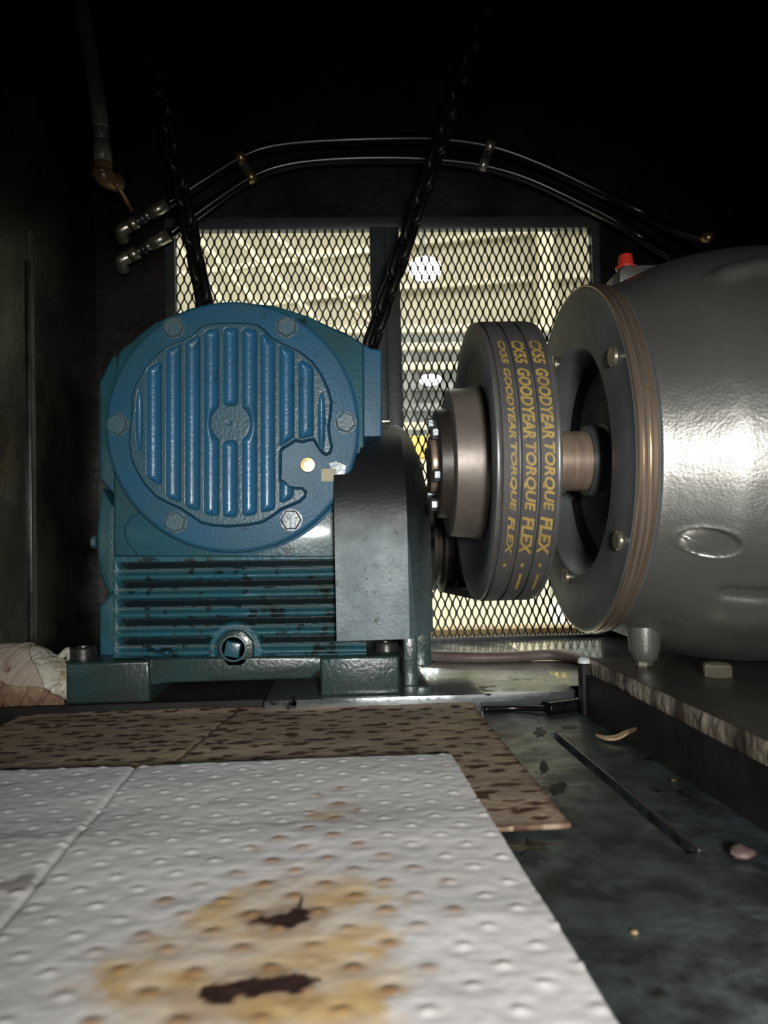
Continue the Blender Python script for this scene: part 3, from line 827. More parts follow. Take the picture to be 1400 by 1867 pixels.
# dark casting windows inside the recess
for k, (a_lo, a_hi) in enumerate(((20, 88), (112, 165), (195, 262), (285, 340))):
    bm = bmesh.new(); ring = []
    for j in range(15):
        an = math.radians(a_lo + (a_hi - a_lo) * j / 14)
        ring.append((bm.verts.new((XF + 0.0500, MY + 0.070 * math.cos(an), MZ + 0.070 * math.sin(an))), bm.verts.new((XF + 0.0500, MY + 0.100 * math.cos(an), MZ + 0.100 * math.sin(an))),
                     bm.verts.new((XF + 0.0315, MY + 0.1305 * math.cos(an), MZ + 0.1305 * math.sin(an)))))
    for p, q in zip(ring[:-1], ring[1:]):
        for e in (0, 1): bm.faces.new((p[e], p[e + 1], q[e + 1], q[e]))
    bmesh.ops.solidify(bm, geom=bm.faces[:], thickness=0.002)
    bm_obj('casting_web', bm, 'mrecess', fg, angle=50)
lathe('bearing_boss', [(XF + 0.052, 0.085), (XF + 0.040, 0.080), (XF + 0.036, 0.074), (XF + 0.036, 0.040)], MC, 'mrecess', fg, segs=90)
# tapped holes with bright bolts
for (u, v) in ((1127, 632), (1145, 1013), (1035, 1014), (1022, 716)):
    d = ray(u, v); t = XF / d[0]; p = np.array([0, 0, H]) + d * t
    dy, dz = p[1] - MY, p[2] - MZ; rr = math.hypot(dy, dz)
    rr2 = min(max(rr, 0.155), 0.185); p = (XF, MY + dy / rr * rr2, MZ + dz / rr * rr2)
    lathe('flange_bolt', [(0.0, 0.0105), (-0.003, 0.0105), (-0.0045, 0.009), (-0.0045, 0.0003)], p, 'zinc', fg, segs=24)
# shaft with key and collar
sh_ = lathe('motor_shaft', [(XF - 0.115, 0.002), (XF - 0.115, 0.0375), (XF + 0.038, 0.0375), (XF + 0.038, 0.002)], MC, 'shaft', mo, segs=72)
lathe('shaft_collar', [(XF + 0.014, 0.036), (XF + 0.014, 0.0435), (XF + 0.020, 0.0455), (XF + 0.026, 0.0455), (XF + 0.027, 0.0425), (XF + 0.034, 0.0425), (XF + 0.036, 0.046), (XF + 0.042, 0.046), (XF + 0.042, 0.036)], MC, 'mface', mo, segs=72, closed=True)
bm = bmesh.new(); add_box(bm, (XF - 0.045, MY - 0.010, MZ - 0.0372), (0.06, 0.010, 0.009), bev=0.001); bm_obj('shaft_key', bm, 'steel', sh_, angle=40)
# top lug with red cap
c = PY(1140, 500, 0.985)
lg = prism('lug', [(c.x - 0.017, c.z - 0.03), (c.x + 0.05, c.z - 0.03), (c.x + 0.05, c.z + 0.004), (c.x - 0.010, c.z + 0.004), (c.x - 0.017, c.z - 0.004)], 0.96, 1.01, 'motor', mo, bev=0.003)
cap = lathe('red_cap', [(0.0, 0.0132), (0.003, 0.0135), (0.004, 0.0105), (0.0055, 0.0100), (0.015, 0.0088), (0.0185, 0.0080), (0.0195, 0.006), (0.0197, 0.0003)], (c.x + 0.001, 0.985, c.z + 0.0068), 'red', lg, axis='Z', segs=32)
cap['label'] = 'bright red plastic cap'
lathe('cap_seat', [(0, 0.001), (0, 0.0125), (0.003, 0.0125), (0.003, 0.001)], (c.x + 0.001, 0.985, c.z + 0.0038), 'zinc', lg, axis='Z', segs=28)
# lifting lug at the right edge
c = PY(1397, 478, 0.93)
bm = bmesh.new(); add_box(bm, (c.x + 0.03, 0.93, c.z), (0.05, 0.05, 0.05), bev=0.012, seg=3); bm_obj('lifting_lug', bm, 'motor', mo, angle=50)
# foot lug with bolt below the flange
c = PY(1178, 1190, 0.875)
lathe('foot_lug', [(-0.010, 0.001), (-0.010, 0.0115), (-0.007, 0.0145), (0.004, 0.0175), (0.030, 0.0190), (0.030, 0.001)], (c.x, 0.880, c.z), 'motor', mo, axis='Z', segs=36)
hexhead('lug_bolt', (c.x - 0.001, 0.880, c.z - 0.0098), (0, 0, -1), 0.0095, 0.0125, 'zinc', mo)
c = PY(1308, 1232, 0.80)
hexhead('hold_down_nut', (c.x, 0.80, 0.0705), (0, 0, 1), 0.0155, 0.013, 'zinc', mo, rot=0.2)


# =================================================================== MOTOR BASE
ZM = 0.070
mb = thing('machine_bed', 'heavy steel motor base plate with rough torch-cut edge', 'machine bed', (0.45, 0.8, 0.0))
pa = PZ(1075, 1200, ZM); pb = PZ(1400, 1350, ZM)
dv = (pb - pa).normalized(); pn = pa + dv * ((pa.y - 0.30) / -dv.y)
outl = [(pa.x, pa.y), (pa.x + 0.60, pa.y + 0.02), (pn.x + 0.80, pn.y), (pn.x, pn.y)]
prism('top_plate', outl, ZM, ZM - 0.019, 'mplate', mb, axis='Z')
# rough flame-cut edge skin with vertical drag lines
L = (pn - pa).length; ns = 420
us = np.linspace(0, 1, ns); ws = np.linspace(0, 1, 9)
UU, WW = np.meshgrid(us, ws)
sx = pa.x + (pn.x - pa.x) * UU; sy = pa.y + (pn.y - pa.y) * UU
nx, ny = -(-dv.y), -dv.x
nvec = Vector((dv.y, -dv.x)); nvec = nvec if nvec.x < 0 else -nvec
amp = 0.0006 + (fbm(UU * L * 160 + WW * 1.2, WW * 1.5, 5, 3) - 0.2) * 0.0042 * np.sin(np.pi * np.clip(WW * 0.9 + 0.08, 0, 1))
Ve = np.stack([sx + nvec.x * amp, sy + nvec.y * amp, ZM - 0.0003 - WW * 0.0187], -1)
drg = sstep(0.42, 0.62, fbm(UU * L * 120 + WW * 1.5, UU * 3 + WW * 0.4, 9, 3)) * sstep(0.02, 0.2, UU)
ce_ = grid_mesh('cut_edge', Ve, 'cutedge', mb, attrs={'drag': drg})
ce_['label'] = 'bright rough flame-cut plate edge'
# web of the channel below
q = 0.012
prism('channel_web', [(pa.x - 0.008, pa.y + 0.001), (pa.x + 0.004, pa.y + 0.001), (pn.x + 0.02, pn.y), (pn.x + 0.008, pn.y)], ZM - 0.0195, 0.0005, 'channel', mb, axis='Z')
c = PZ(1066, 1216, ZM - 0.012)
box('end_stop', (pa.x - 0.012, pa.y - 0.006, 0.0005), (pa.x + 0.0, pa.y + 0.012, ZM - 0.006), 'channel', mb, bev=0.002)
bt = lathe('white_bolt_cap', [(0, 0.0005), (0.0, 0.008), (0.004, 0.008), (0.0065, 0.005), (0.007, 0.0005)], (pa.x - 0.006, pa.y + 0.003, ZM - 0.006), 'whitebit', mb, axis='Z', segs=20)
bt['label'] = 'small white round cap'

# =================================================================== MOTOR SHEAVE AND BELTS
RS = 0.169
XS0, XS1 = 0.150, 0.2195
SC = (0.0, MY, MZ)
ms = thing('motor_pulley', 'large grey three-groove pulley on the motor shaft', 'pulley', (0.185, MY, MZ))
bw = 0.0195
grooves = [XS0 + 0.0055 + bw * (k + 0.5) for k in range(3)]
prof = [(XS0 + 0.004, 0.040), (XS0 + 0.010, 0.100), (XS0 + 0.006, 0.136), (XS0 - 0.001, 0.150), (XS0 - 0.001, RS - 0.004), (XS0 + 0.001, RS), (XS0 + 0.0045, RS)]
for gx in grooves:
    prof += [(gx - bw / 2 + 0.0012, RS - 0.001), (gx - bw / 2 + 0.004, RS - 0.014), (gx + bw / 2 - 0.004, RS - 0.014), (gx + bw / 2 - 0.0012, RS - 0.001)]
prof += [(XS1 - 0.003, RS), (XS1, RS - 0.004), (XS1 - 0.002, 0.150), (XS1 - 0.012, 0.140), (XS1 - 0.012, 0.040)]
lathe('pulley_wheel', prof, SC, 'sheave', ms, segs=180, closed=True)
for x_ in (XS0 + 0.0005, XS1 - 0.0055):
    lathe('pulley_rim', [(x_, RS - 0.003), (x_, RS + 0.0006), (x_ + 0.001, RS + 0.0012), (x_ + 0.004, RS + 0.0012), (x_ + 0.005, RS + 0.0006), (x_ + 0.005, RS - 0.003)], SC, 'rimlight', ms, segs=180, closed=True)
# taper bushing on the left face
lathe('hub', [(XS0 - 0.004, 0.035), (XS0 - 0.030, 0.035), (XS0 - 0.030, 0.086), (XS0 - 0.0285, 0.0905), (XS0 - 0.004, 0.0930), (XS0 + 0.008, 0.096)], SC, 'hub', ms, segs=120)
bu = lathe('bushing', [(XS0 - 0.029, 0.036), (XS0 - 0.045, 0.036), (XS0 - 0.045, 0.064), (XS0 - 0.043, 0.067), (XS0 - 0.029, 0.068)], SC, 'hubdark', ms, segs=96)
for k in range(6):
    an = math.radians(20 + 60 * k)
    hexhead('bushing_screw', (XS0 - 0.0450, MY + 0.052 * math.cos(an), MZ + 0.052 * math.sin(an)), (-1, 0, 0), 0.0075, 0.007, 'boltgrey', bu)
lathe('shaft_end', [(XS0 - 0.052, 0.001), (XS0 - 0.052, 0.034), (XS0 - 0.050, 0.0355), (XS0 - 0.03, 0.0355)], SC, 'shaft', ms, segs=60)

# belts: open loops around both pulleys, three separate belts
r1, r2 = RS + 0.0022, 0.0985
dy, dz = RC.y - MY, RC.z - MZ
dist = math.hypot(dy, dz); base_a = math.atan2(dz, dy); ac = math.acos((r1 - r2) / dist)
def belt_mesh(name, xf, xr, half, thick):
    def center(r_in):
        pts = []
        a0 = base_a + ac; a1 = base_a - ac + 2 * math.pi
        for k in range(121):
            a = a0 + (a1 - a0) * k / 120
            pts.append((MY + r1 * math.cos(a), MZ + r1 * math.sin(a), xf, math.cos(a), math.sin(a)))
        b0 = base_a - ac; b1 = base_a + ac
        ns_ = 14
        p = pts[-1]; q = (RC.y + r2 * math.cos(b0), RC.z + r2 * math.sin(b0), xr, math.cos(b0), math.sin(b0))
        for k in range(1, ns_): t = k / ns_; pts.append(tuple(p[i] * (1 - t) + q[i] * t for i in range(5)))
        for k in range(61):
            a = b0 + (b1 - b0) * k / 60
            pts.append((RC.y + r2 * math.cos(a), RC.z + r2 * math.sin(a), xr, math.cos(a), math.sin(a)))
        p = pts[-1]; q = pts[0]
        for k in range(1, ns_): t = k / ns_; pts.append(tuple(p[i] * (1 - t) + q[i] * t for i in range(5)))
        return pts
    pts = center(0); n_ = len(pts); vs_, fs = [], []
    for (y, z, x, ny_, nz_) in pts:
        for (ox, orr) in ((-half + 0.001, 0.0), (half - 0.001, 0.0), (half, -0.001), (half * 0.62, -thick), (-half * 0.62, -thick), (-half, -0.001)):
            vs_.append((x + ox, y + ny_ * orr, z + nz_ * orr))
    for i in range(n_):
        j = (i + 1) % n_
        for k in range(6):
            k2 = (k + 1) % 6
            fs.append((i * 6 + k, i * 6 + k2, j * 6 + k2, j * 6 + k))
    me = bpy.data.meshes.new(name); me.from_pydata(vs_, [], fs)
    bm = bmesh.new(); bm.from_mesh(me); bmesh.ops.recalc_face_normals(bm, faces=bm.faces); bm.to_mesh(me); bm.free()
    me.polygons.foreach_set('use_smooth', [True] * len(me.polygons)); me.set_sharp_from_angle(angle=math.radians(40))
    return me
def text_mesh(word, shear=0.22, bold=0.035):
    cu_ = bpy.data.curves.new('lettering', 'FONT'); cu_.body = word; cu_.size = 1.0; cu_.shear = shear; cu_.offset = bold
    cu_.resolution_u = 3
    ob = bpy.data.objects.new('lettering', cu_); COL.objects.link(ob)
    dg = bpy.context.evaluated_depsgraph_get(); dg.update()
    me = bpy.data.meshes.new_from_object(ob.evaluated_get(dg))
    bpy.data.objects.remove(ob, do_unlink=True); bpy.data.curves.remove(cu_)
    return me
def elev(vpx, x):
    lo_, hi_ = math.radians(-75), math.radians(85)
    for _ in range(50):
        m_ = (lo_ + hi_) / 2
        if proj((x, MY - r1 * math.cos(m_), MZ + r1 * math.sin(m_)))[1] > vpx: lo_ = m_
        else: hi_ = m_
    return lo_
WORDS = (('CX55', 622, 664), ('GOODYEAR', 672, 800), ('TORQUE', 806, 932), ('FLEX', 941, 1011))
beltlab = ('black V-belt nearest the gearbox on the grey pulley, lettering worn', 'middle black V-belt on the grey pulley, yellow lettering', 'black V-belt nearest the motor on the grey pulley, yellow lettering')
xr0_ = RC.x
for k in range(3):
    gx = grooves[k]
    me = belt_mesh('drive_belt', gx, xr0_ + 0.007 + 0.019 * k, bw / 2 - 0.0012, 0.011)
    bl = link('drive_belt', me, 'belt'); tag(bl, beltlab[k], 'belt', 'V-belts on the motor pulley')
    hgt_ = 0.0132 if k else 0.0075
    vv, ff = [], []
    for (wd, v0, v1) in WORDS:
        tm = text_mesh(wd)
        co = np.empty(len(tm.vertices) * 3); tm.vertices.foreach_get('co', co); co = co.reshape(-1, 3)
        mn, mx_ = co[:, :2].min(0), co[:, :2].max(0)
        e0, e1 = elev(v0, gx), elev(v1, gx)
        base_i = len(vv)
        for p in co:
            tx = (p[0] - mn[0]) / (mx_[0] - mn[0]); ty = (p[1] - mn[1]) / (mx_[1] - mn[1]) - 0.5
            e = e0 + (e1 - e0) * tx; rr = r1 + 0.0005
            vv.append((gx + ty * hgt_ + (0.0 if k else 0.002), MY - rr * math.cos(e), MZ + rr * math.sin(e)))
        for pgn in tm.polygons: ff.append(tuple(base_i + i for i in pgn.vertices))
        bpy.data.meshes.remove(tm)
    e = elev(1030, gx); base_i = len(vv)                       # the dot after the words, then two blurred dashes
    def patch(e_a, e_b, xa, xb):
        b0 = len(vv); rr = r1 + 0.0005; nn = 6
        for j in range(nn + 1):
            ee = e_a + (e_b - e_a) * j / nn
            vv.append((xa, MY - rr * math.cos(ee), MZ + rr * math.sin(ee))); vv.append((xb, MY - rr * math.cos(ee), MZ + rr * math.sin(ee)))
        for j in range(nn): ff.append((b0 + 2 * j, b0 + 2 * j + 1, b0 + 2 * j + 3, b0 + 2 * j + 2))
    patch(elev(1027, gx), elev(1033, gx), gx - 0.0015, gx + 0.0015)
    if k: patch(elev(1046, gx), elev(1074, gx), gx - 0.0008, gx + 0.0022)
    lm = bpy.data.meshes.new('yellow_lettering'); lm.from_pydata(vv, [], ff)
    lo_ = link('yellow_lettering', lm, 'yellow', bl)
    lo_['label'] = 'yellow printed lettering'

# =================================================================== HOSES
def polyp(pts): return [PY(u, v, y) for (u, v, y) in pts]
HH = 1.42
hA = polyp([(305, 372, HH), (370, 330, HH), (440, 287, HH), (490, 268, HH), (560, 259, HH), (640, 255, HH), (720, 253, HH), (800, 254, HH), (893, 267, HH), (980, 297, HH), (1080, 343, HH), (1180, 392, HH), (1240, 420, 1.36), (1285, 433, 1.30)])
hB = polyp([(308, 428, HH), (380, 375, HH), (457, 324, HH), (520, 301, HH), (600, 291, HH), (700, 288, HH), (790, 291, HH), (880, 302, HH), (960, 325, HH), (1050, 366, HH), (1120, 402, HH), (1180, 440, HH), (1230, 470, 1.36)])
def hose(pts, label, ends, rad=0.0098):
    t = thing('hydraulic_hose', label, 'hose', tuple(pts[len(pts) // 2]), 'hydraulic hoses over the window')
    cr_ = catmull(pts, 12)
    tube('hose_line', cr_, rad, 'hose', t, segs=14)
    return t
tA = hose(hA, 'upper black rubber hose arching over the mesh window', 0)
tB = hose(hB, 'lower black rubber hose arching over the mesh window', 0)
def fitting(t, p0, p1, r_hose=0.011):
    a, b = Vector(p0), Vector(p1); d = (b - a); L_ = d.length; d.normalize()
    def seg(nm, s0, s1, r, m, sg=20): return tube(nm, [a + d * (L_ * s0), a + d * (L_ * s1)], r, m, t, segs=sg)
    seg('crimp_sleeve', -0.06, 0.36, 0.0112, 'zinc')
    seg('sleeve_neck', 0.36, 0.46, 0.0078, 'zinc')
    seg('hex_nut', 0.46, 0.58, 0.0118, 'steel', 6)
    seg('hex_nut', 0.64, 0.82, 0.0128, 'zinc', 6)
    seg('adaptor', 0.30, 1.00, 0.0070, 'steel')
    ep = [a + d * (L_ * 0.84), a + d * (L_ * 1.0), a + d * (L_ * 1.03) + Vector((0, 0.008, -0.005)), a + d * (L_ * 1.02) + Vector((0, 0.018, -0.010))]
    tube('elbow', catmull(ep, 6), 0.0115, 'zinc', t, segs=16)
fitting(tA, PY(300, 375, HH), PY(222, 420, HH)); fitting(tB, PY(303, 431, HH), PY(222, 475, HH))
c = PY(1291, 431, 1.30)
tube('end_fitting', [PY(1282, 431, 1.30), PY(1300, 436, 1.29)], 0.011, 'gold', tA, segs=16)
def clamp(u, v, u2, v2, m, label):
    a = PY(u, v, HH); b = PY(u2, v2, HH); d = (b - a).normalized()
    t = thing('hose_clamp', label, 'clamp', tuple((a + b) / 2), 'hose clamps')
    side = Vector((d.z, 0, -d.x))
    if side.x < 0: side = -side
    for p in (a, b):
        tube('band', [p - side * 0.0085, p + side * 0.0085], 0.0122, m, t, segs=20)
    mid = (a + b) / 2
    bm = bmesh.new(); rot_ = Matrix.Rotation(math.atan2(-side.z, side.x), 3, 'Y')
    add_box(bm, (mid.x, HH + 0.004, mid.z), (0.017, 0.005, (a - b).length * 0.9), rot_, bev=0.001)
    bm_obj('tie_plate', bm, 'steel', t, angle=40)
    hexhead('tie_bolt', (mid.x, HH + 0.001, mid.z), (0, -1, 0), 0.006, 0.005, 'steel', t)
clamp(439, 288, 458, 323, 'gold', 'gold double clamp on the two hoses left of the window centre')
clamp(893, 267, 881, 301, 'zinc', 'silver double clamp on the two hoses right of the window centre')

# =================================================================== CHAINS
def link_mesh():
    pts = []
    ln, wd = 0.0235, 0.0090
    for k in range(24):
        a = 2 * math.pi * k / 24
        x = wd * math.cos(a); z = (ln - wd) * (1 if math.sin(a) > 0 else -1) * (1 if abs(math.sin(a)) > 1e-6 else 0) + wd * math.sin(a)
        pts.append(Vector((x, 0, z)))
    return tube_mesh('chain_link', pts, 0.0070, 8, closed=True)
lm = link_mesh(); lm.materials.append(MT['chain'])
def chain(p0, p1, label):
    p0 = Vector(p0); p1 = Vector(p1); d = p1 - p0; n_ = int(d.length / 0.0315); d.normalize()
    t = thing('lifting_chain', label, 'chain', tuple(p0), 'lifting chains')
    inv = Matrix.Translation(p0).inverted()
    q = Vector((0, 0, 1)).rotation_difference(d).to_matrix().to_4x4()
    for i in range(n_):
        o = bpy.data.objects.new('chain_link', lm); COL.objects.link(o); o.parent = t
        o.matrix_parent_inverse = inv
        o.matrix_basis = Matrix.Translation(p0 + d * (0.0315 * (i + 0.5))) @ q @ Matrix.Rotation(math.radians(45 + 90 * i + 8 * math.sin(i * 1.3)), 4, 'Z')
chain(PY(378, 575, 1.20), PY(250, -40, 1.24), 'black oily chain rising from the gearbox top, left of the mullion')
chain(PY(676, 628, 1.20), PY(905, -40, 1.24), 'black oily chain slanting up in front of the window mullion')

# =================================================================== CONDUIT AT UPPER LEFT
cd = thing('conduit', 'grey flexible conduit hanging down the dark wall at upper left', 'pipe', tuple(PY(185, 300, 1.30)))
YC = 1.30
pc = catmull(polyp([(140, -60, YC), (152, 30, YC), (168, 120, YC), (179, 190, YC), (183, 235, YC)]), 10)
tube('pipe', pc, 0.0138, 'conduit', cd, segs=16)
tube('coupling', polyp([(183, 232, YC), (186, 262, YC)]), 0.0118, 'conduit', cd, segs=16)
tube('coupling', polyp([(185, 258, YC), (188, 300, YC)]), 0.0150, 'conduit', cd, segs=16)
tube('elbow', catmull([PY(188, 298, YC), PY(189, 320, YC), PY(198, 328, YC + 0.01), PY(216, 334, YC + 0.03)], 6), 0.0155, 'rust', cd, segs=16)
tube('lock_ring', polyp([(187, 313, YC), (188, 321, YC)]), 0.0175, 'rust', cd, segs=24)
tube('tail_wire', catmull(polyp([(205, 322, YC), (216, 342, YC), (228, 362, 1.34), (240, 384, 1.40)]), 6), 0.0042, 'rust', cd, segs=8)

# =================================================================== MATS ON THE FLOOR
def zig(X_, Y_, seed): return fbm(X_ * 6, Y_ * 9, seed, 3)
def inquad(p, poly_): return None
def mat_sheet(name, corners, ztop, thick, res, dimp, label, m, kind, group=None):
    """corners: far-left, far-right, near-right, near-left in world XY; bilinear sheet with dimples"""
    A, B, C_, D_ = [np.array([c[0], c[1]]) for c in corners]
    nu = int(max(np.linalg.norm(B - A), np.linalg.norm(C_ - D_)) / res); nv = int(max(np.linalg.norm(D_ - A), np.linalg.norm(C_ - B)) / res)
    s, t = np.meshgrid(np.linspace(0, 1, nu), np.linspace(0, 1, nv))
    P = (A * (1 - s)[..., None] + B * s[..., None]) * (1 - t)[..., None] + (D_ * (1 - s)[..., None] + C_ * s[..., None]) * t[..., None]
    return s, t, P[..., 0], P[..., 1]
def lattice(X_, Y_, a, b, ang, jx=0.0, seed=0):
    ca, sa = math.cos(ang), math.sin(ang)
    p = X_ * ca + Y_ * sa; q = -X_ * sa + Y_ * ca
    r = np.round(q / b); off = (r % 2) * 0.5
    c_ = np.round(p / a - off)
    h = np.random.default_rng(seed).random((512, 512, 2)) - 0.5
    ri = r.astype(int) % 512; ci = c_.astype(int) % 512
    dx = p - (c_ + off) * a - h[ri, ci, 0] * jx; dq = q - r * b - h[ri, ci, 1] * jx
    return dx, dq, h[ri, ci, 0] + 0.5, h[ri, ci, 1] + 0.5

def closed_sheet(name, X_, Y_, Z_, thick, m, attrs):
    o = grid_mesh(name, np.stack([X_, Y_, Z_], -1)[::-1], m, None, {k: v[::-1] for k, v in attrs.items()})
    md = o.modifiers.new('thickness', 'SOLIDIFY'); md.thickness = thick; md.offset = -1
    return o

# -- brown soaked mat
zb_ = 0.006
fl_ = PZ(48, 1303, zb_); fr_ = PZ(862, 1287, zb_); nr_ = PZ(1041, 1507, zb_)
flv = PZ(-40, 1345, zb_)
dirn = (nr_ - fr_)
nl_ = Vector((flv.x - 0.02, nr_.y - 0.01, 0))
s, t, X_, Y_ = mat_sheet('m', [(fl_.x, fl_.y), (fr_.x, fr_.y), (nr_.x, nr_.y), (nl_.x, nl_.y)], zb_, 0, 0.0028, None, '', None, None)
wav = fbm(X_ * 9, Y_ * 14, 31, 4)
dx, dq, h1, h2 = lattice(X_, Y_, 0.040, 0.0175, 0.05, 0.018, 3)
nzb = fbm(X_ * 120, Y_ * 120, 41, 4)
bl_ = np.hypot(dx / (0.006 + 0.010 * h1), dq / (0.0028 + 0.0048 * h2)) + (nzb - 0.5) * 2.0
brown = sstep(1.25, 0.75, bl_) * 0.92
darkb = sstep(0.95, 0.45, bl_) * 0.75
edge = np.minimum(np.minimum(s, 1 - s) * 0.6, np.minimum(t, 1 - t) * 0.3)
tanb = sstep(0.45, 0.62, fbm(X_ * 11, Y_ * 20, 51, 4)) * 0.7
rim_ = sstep(0.010, 0.0, np.minimum((1 - s) * 0.65, (1 - t) * 0.30)) * sstep(0.35, 0.6, nzb)
brown = np.maximum(brown, rim_ * 0.8)
per_ = np.abs(X_ - (PZ(440, 1300, 0).x + (Y_ - PZ(440, 1300, 0).y) * 0.13)); 
seam = sstep(0.0022, 0.0008, per_)
Z_ = zb_ + 0.0035 * wav + 0.0022 * sstep(0.018, 0.0, np.minimum(t * 0.3, 1)) - 0.0012 * sstep(1.0, 0.3, np.hypot(dx / 0.006, dq / 0.003)) - 0.002 * seam + 0.0008 * nzb
bp_ = closed_sheet('absorbent_mat', X_, Y_, Z_, 0.0035, 'brown_pad', {'tan': tanb, 'brown': np.maximum(brown, seam * 0.8), 'dark': np.maximum(darkb, seam * 0.5)})
tag(bp_, 'brown oil-soaked absorbent mat with dark spots in front of gearbox', 'mat')

# -- white mat on top
zw = 0.0180
fl_ = PZ(-260, 1416, zw); fr_ = PZ(822, 1374, zw); mr_ = PZ(1130, 1867, zw)
dirn = (mr_ - fr_); nr_ = fr_ + dirn * 1.35
nl_ = Vector((-0.56, nr_.y - 0.01, 0))
s, t, X_, Y_ = mat_sheet('m', [(fl_.x, fl_.y), (fr_.x, fr_.y), (nr_.x, nr_.y), (nl_.x, nl_.y)], zw, 0, 0.0019, None, '', None, None)
dx, dq, h1, h2 = lattice(X_, Y_, 0.0370, 0.0180, -0.035, 0.004, 5)
dd = np.hypot(dx / 0.0042, dq / 0.0030)
dim = np.exp(-dd ** 1.7)
wav = fbm(X_ * 5, Y_ * 13, 61, 4)
# stains
def pxblob(lst, nz_amp, nz):
    out = np.zeros_like(X_)
    for (u, v, ru, rv, st) in lst:
        c = PZ(u, v, zw); e = PZ(u + ru, v, zw); f = PZ(u, v - rv, zw)
        rx = abs(e.x - c.x); ry = abs(f.y - c.y)
        d = np.hypot((X_ - c.x) / rx, (Y_ - c.y) / ry) + (nz - 0.5) * nz_amp
        out = np.maximum(out, sstep(1.12, 0.82, d) * st)
    return out
nz1 = fbm(X_ * 55, Y_ * 55, 71, 4); nz2 = fbm(X_ * 160, Y_ * 160, 81, 4)
tan_ = pxblob([(440, 1790, 300, 120, 1.0), (520, 1690, 215, 70, 0.95), (560, 1635, 130, 34, 0.8), (420, 1880, 330, 70, 1.0), (620, 1470, 34, 14, 0.4), (590, 1484, 30, 10, 0.6), (545, 1590, 60, 14, 0.35)], 0.75, nz1)
tan_ *= 0.45 + 0.55 * sstep(0.3, 0.65, fbm(X_ * 24, Y_ * 40, 91, 3))
drk = pxblob([(515, 1684, 52, 14, 1), (545, 1672, 22, 10, 1), (400, 1817, 46, 22, 1), (470, 1806, 58, 18, 1), (530, 1797, 40, 16, 1), (548, 1655, 5, 16, 1)], 1.25, nz2)
drk = np.maximum(drk, pxblob([(30, 1617, 40, 10, 0.55), (52, 1603, 20, 8, 0.5)], 1.2, nz2))
near = pxblob([(460, 1770, 330, 190, 1.0), (600, 1640, 240, 110, 1.0), (560, 1560, 120, 60, 0.9), (610, 1470, 50, 34, 1.0), (760, 1640, 70, 80, 0.9), (720, 1770, 90, 80, 0.8)], 0.5, nz1)
dimst = np.exp(-(np.hypot(dx / 0.0062, (dq + 0.001) / 0.0038)) ** 2.2) * near * (0.55 + 0.45 * h1)
brw = np.clip(dimst * 1.3 + pxblob([(515, 1690, 90, 34, 0.5), (450, 1812, 130, 40, 0.5)], 1.0, nz1), 0, 1)
cl0 = PZ(245, 1398, zw); cl1 = PZ(0, 1690, zw)
crease = np.abs((X_ - cl0.x) - (Y_ - cl0.y) * (cl1.x - cl0.x) / (cl1.y - cl0.y))
Z_ = zw - 0.002 + 0.0050 * (wav - 0.5) + 0.0017 * dim - 0.0008 * np.exp(-(dd / 2.2) ** 2) - 0.0022 * np.exp(-(crease / 0.0024) ** 2) + 0.0006 * nz2
Z_ += 0.002
wp = closed_sheet('absorbent_mat', X_, Y_, Z_, 0.004, 'white_pad', {'tan': tan_ * 0.9, 'brown': brw * 0.85, 'dark': drk})
tag(wp, 'white dimpled absorbent mat with brown oil stains in foreground', 'mat')

# =================================================================== RAG AT THE LEFT
rg = thing('rag_bundle', 'crumpled white and tan cloth bundle left of the gearbox foot', 'rag', (-0.43, 1.02, 0.0))
def roll(name, xa, xb, fa, fb, off, m, seed, cut=None, fold=0.10, taper=True):
    """sheet of cloth wound round a bundle lying along X; f is the wrap angle (0 back, 90 top, 180 front)"""
    xs_ = np.linspace(xa, xb, 150); fs_ = np.radians(np.linspace(fa, fb, 110))
    X0, PH = np.meshgrid(xs_, fs_)
    s_ = (X0 + 0.53) / 0.172
    r = 0.0455 * (1 - 0.10 * s_) + off
    if taper: r = r * (1 - 0.62 * sstep(0.62, 1.02, s_))
    n_ = fbm(s_ * 9 + PH * 1.1 + seed, PH * 1.6 + seed, seed, 4) - 0.5
    n2 = np.abs(fbm(s_ * 16 + PH * 2.2, PH * 1.2 + 3, seed + 5, 3) - 0.5)
    r = r * (1 + fold * n_ * 2.2 - fold * 1.5 * np.exp(-(n2 / 0.05) ** 2) * 0.5)
    y0 = 1.045 + 0.012 * s_; z0 = 0.0445 - 0.010 * sstep(0.5, 1.0, s_)
    V_ = np.stack([X0, y0 + r * np.cos(PH), np.maximum(z0 + r * np.sin(PH), 0.0012 + off * 0.2)], -1)
    mk = None
    if cut is not None: mk = cut(s_, np.degrees(PH))
    o_ = grid_mesh(name, V_, m, rg, mask=mk)
    md_ = o_.modifiers.new('thickness', 'SOLIDIFY'); md_.thickness = 0.0016; md_.offset = -1
    return o_
roll('cloth_roll', -0.53, -0.362, -40, 235, 0.0, 'ragwhite', 3, fold=0.11)
roll('cloth_flap', -0.53, -0.385, -20, 232, 0.0045, 'rag', 8, cut=lambda s_, p: s_ < 0.57 + 0.0024 * np.maximum(p - 95, 0) + 0.012 * np.sin(p * 0.09), fold=0.05, taper=False)
roll('cloth_fold', -0.53, -0.372, 150, 232, 0.0085, 'ragbrown', 11, cut=lambda s_, p: p > 166 + 48 * np.maximum(s_ - 0.35, 0) ** 1.3 + 5 * np.sin(s_ * 14), fold=0.09, taper=False)
tip = catmull([PY(108, 1200, 1.06), PY(122, 1188, 1.06), PY(128, 1192, 1.06), PY(123, 1215, 1.06)], 6)
